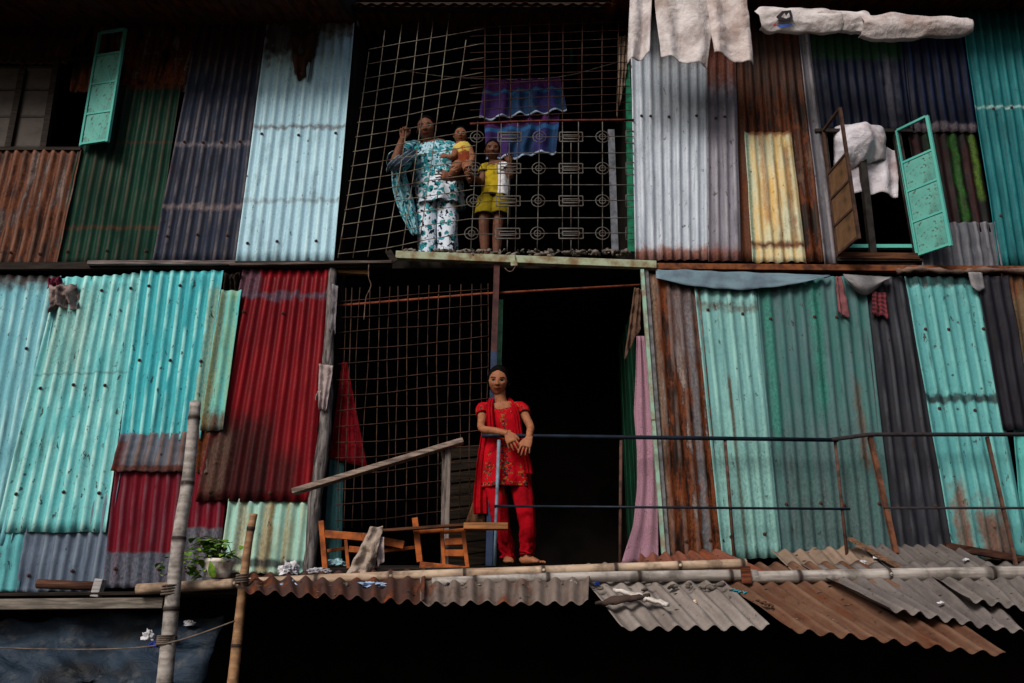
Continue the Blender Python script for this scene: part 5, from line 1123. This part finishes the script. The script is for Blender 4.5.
for x0, x1, y1 in ((459, 451, 178), (467, 470, 180)):
    tube(bm, spline([P(x0, 164, .18), P((x0 + x1) / 2, 170, .05), P(x1, y1, .10)], 5), spline([.05, .044, .028], 5), 10); foot(bm, P(x1, y1, .10), (-.3 if x1 < 460 else .1, -1), .11, P(x1, y1 + 3, .10).z)
finish_body(bm, sk3, kid, [(Mk, ks)], .0042, (142, 88, 62)); hair(Mk, ks, kid, .58, -.2, 1, 1.05)
def vest_mat():
    k = NT('yellow_vest_cloth'); u, v, _ = k.sep(k.uv('UVn')); n = k.noise(k.obj(), 26, 3)
    col = k.mix(k.step(k.math('ADD', v, k.math('MULTIPLY', k.math('SUBTRACT', n, .5), .3)), .62, .74), C(186, 164, 78), C(112, 54, 34)); col = k.mix(k.step(n, .6, .66, 0, .8), col, C(150, 70, 44)); return k.out(col, .85, 0, .04)
wear('vest', garment([P(461.5, 145, .18), P(462, 147, .18), P(463, 154, .185), P(463.5, 168, .2)], [.045, .078, .095, .105], [.045, .07, .085, .095], 34, 4, .006, .006), vest_mat(), kid)

# ---- the boy -----------------------------------------------------------------------
boy = thing('person', 'small boy in a yellow and white shirt and mustard shorts holding the iron grille', 'person', Z(P(490, 250, .18), wz))
sk4 = skin_mat((100, 66, 52), (84, 54, 42))
Mb = head_matrix(P(492.5, 150.5, .13), R(4), R(15), R(0)); bs = .092
bm = bmesh.new(); add_head(bm, Mb, bs, .8)
tube(bm, spline([P(493, 158, .15), P(494, 163, .16), P(495, 166, .17)], 3), spline([.036, .036, .06], 3), 12)
tube(bm, spline([P(495, 164, .17), P(496, 170, .17), P(496, 182, .17), P(494, 196, .17), P(493, 206, .17)], 3), spline([.09, .11, .095, .095, .10], 3), 18, .66, Vector((0, 1, 0)))
bS1, bE1, bW1 = P(485.5, 168.5, .16), P(481, 182, .10), P(474.5, 177, .01)
bS2, bE2, bW2 = P(505.5, 167.5, .15), P(511, 176, .06), P(509.5, 163, .015)
for S_, E_, W_ in ((bS1, bE1, bW1), (bS2, bE2, bW2)):
    tube(bm, spline([P(495, 168, .17).lerp(S_, .5), S_, S_.lerp(E_, .5), E_, E_.lerp(W_, .5), W_], 4), spline([.04, .036, .03, .027, .025, .018], 4), 10)
hand(bm, bW1, P(470, 174, -.02) - bW1, Vector((.1, -.2, 1)), Vector((-.3, -1, 0)), .115, 1.1, .12); hand(bm, bW2, Vector((0, -.15, 1)), Vector((-.8, -.5, 0)), Vector((0, -1, 0)), .115, 1.2, .12)
bl_ = []
for x0, x1, x2 in ((486.5, 484, 485.5), (500, 498, 496.5)):
    a, b, c = P(x0, 205, .17), P(x1, 225, .15), Z(P(x2, 252, .18), wz + .06); bl_.append((a, b, c))
    tube(bm, spline([a, a.lerp(b, .5), b, b.lerp(c, .4) + Vector((0, .01, 0)), c], 4), spline([.065, .056, .042, .042, .027], 4), 12); foot(bm, c, (-.1, -1), .17, wz)
finish_body(bm, sk4, boy, [(Mb, bs)], .0042, (130, 80, 58)); hair(Mb, bs, boy, .55, -.25, .8, 1.055)
def shirt_mat():
    k = NT('yellow_white_shirt_cloth'); u, v, _ = k.sep(k.uv('UVn')); n = k.noise(k.obj(), 20, 4)
    y_ = k.mix(k.step(n, .4, .65), C(164, 142, 30), C(124, 104, 20)); w_ = k.mix(k.step(n, .4, .65), C(214, 214, 220), C(176, 180, 190))
    wrm = k.math('MULTIPLY', k.step(u, .525, .53), k.step(u, .80, .81, 1, 0)); col = k.mix(wrm, y_, w_); col = k.mix(k.step(v, .93, .95), col, C(34, 30, 26)); k.bump(k.noise(k.obj(), 26, 4), .4, .012); return k.out(col, .85, 0, .04)
shm = shirt_mat()
bm = garment([P(494, 164.5, .16), P(494.5, 165.5, .165), P(495.5, 169, .17), P(496, 180, .17), P(496, 190, .17), P(495, 200, .17)], [.048, .075, .108, .118, .118, .122], [.045, .06, .078, .09, .09, .095], 40, 5, .006, .007)
wear('shirt', bm, shm, boy)
bm = garment([bS1.lerp(P(495, 168, .17), .35), bS1, bS1.lerp(bE1, .4)], [.045, .048, .052], [.045, .048, .052], 20, 3, .003, .003, k=4); wear('sleeve', bm, plain_mat('yellow_sleeve_cloth', (158, 136, 28), .85, .2), boy)
bm = garment([bS2.lerp(P(495, 168, .17), .35), bS2, bS2.lerp(bE2, .4)], [.045, .048, .052], [.045, .048, .052], 20, 3, .003, .003, k=4); wear('sleeve', bm, plain_mat('white_sleeve_cloth', (206, 206, 214), .85, .15), boy)
bm = None
for a, b, c in bl_: bm = garment([a + Vector((0, 0, .06)), a, a.lerp(b, .62)], [.075, .082, .088], [.085, .09, .092], 26, 4, .005, .006, k=6, bm=bm)
wear('shorts', bm, cloth_mat('mustard_cotton', (116, 102, 22), (86, 74, 16)), boy)
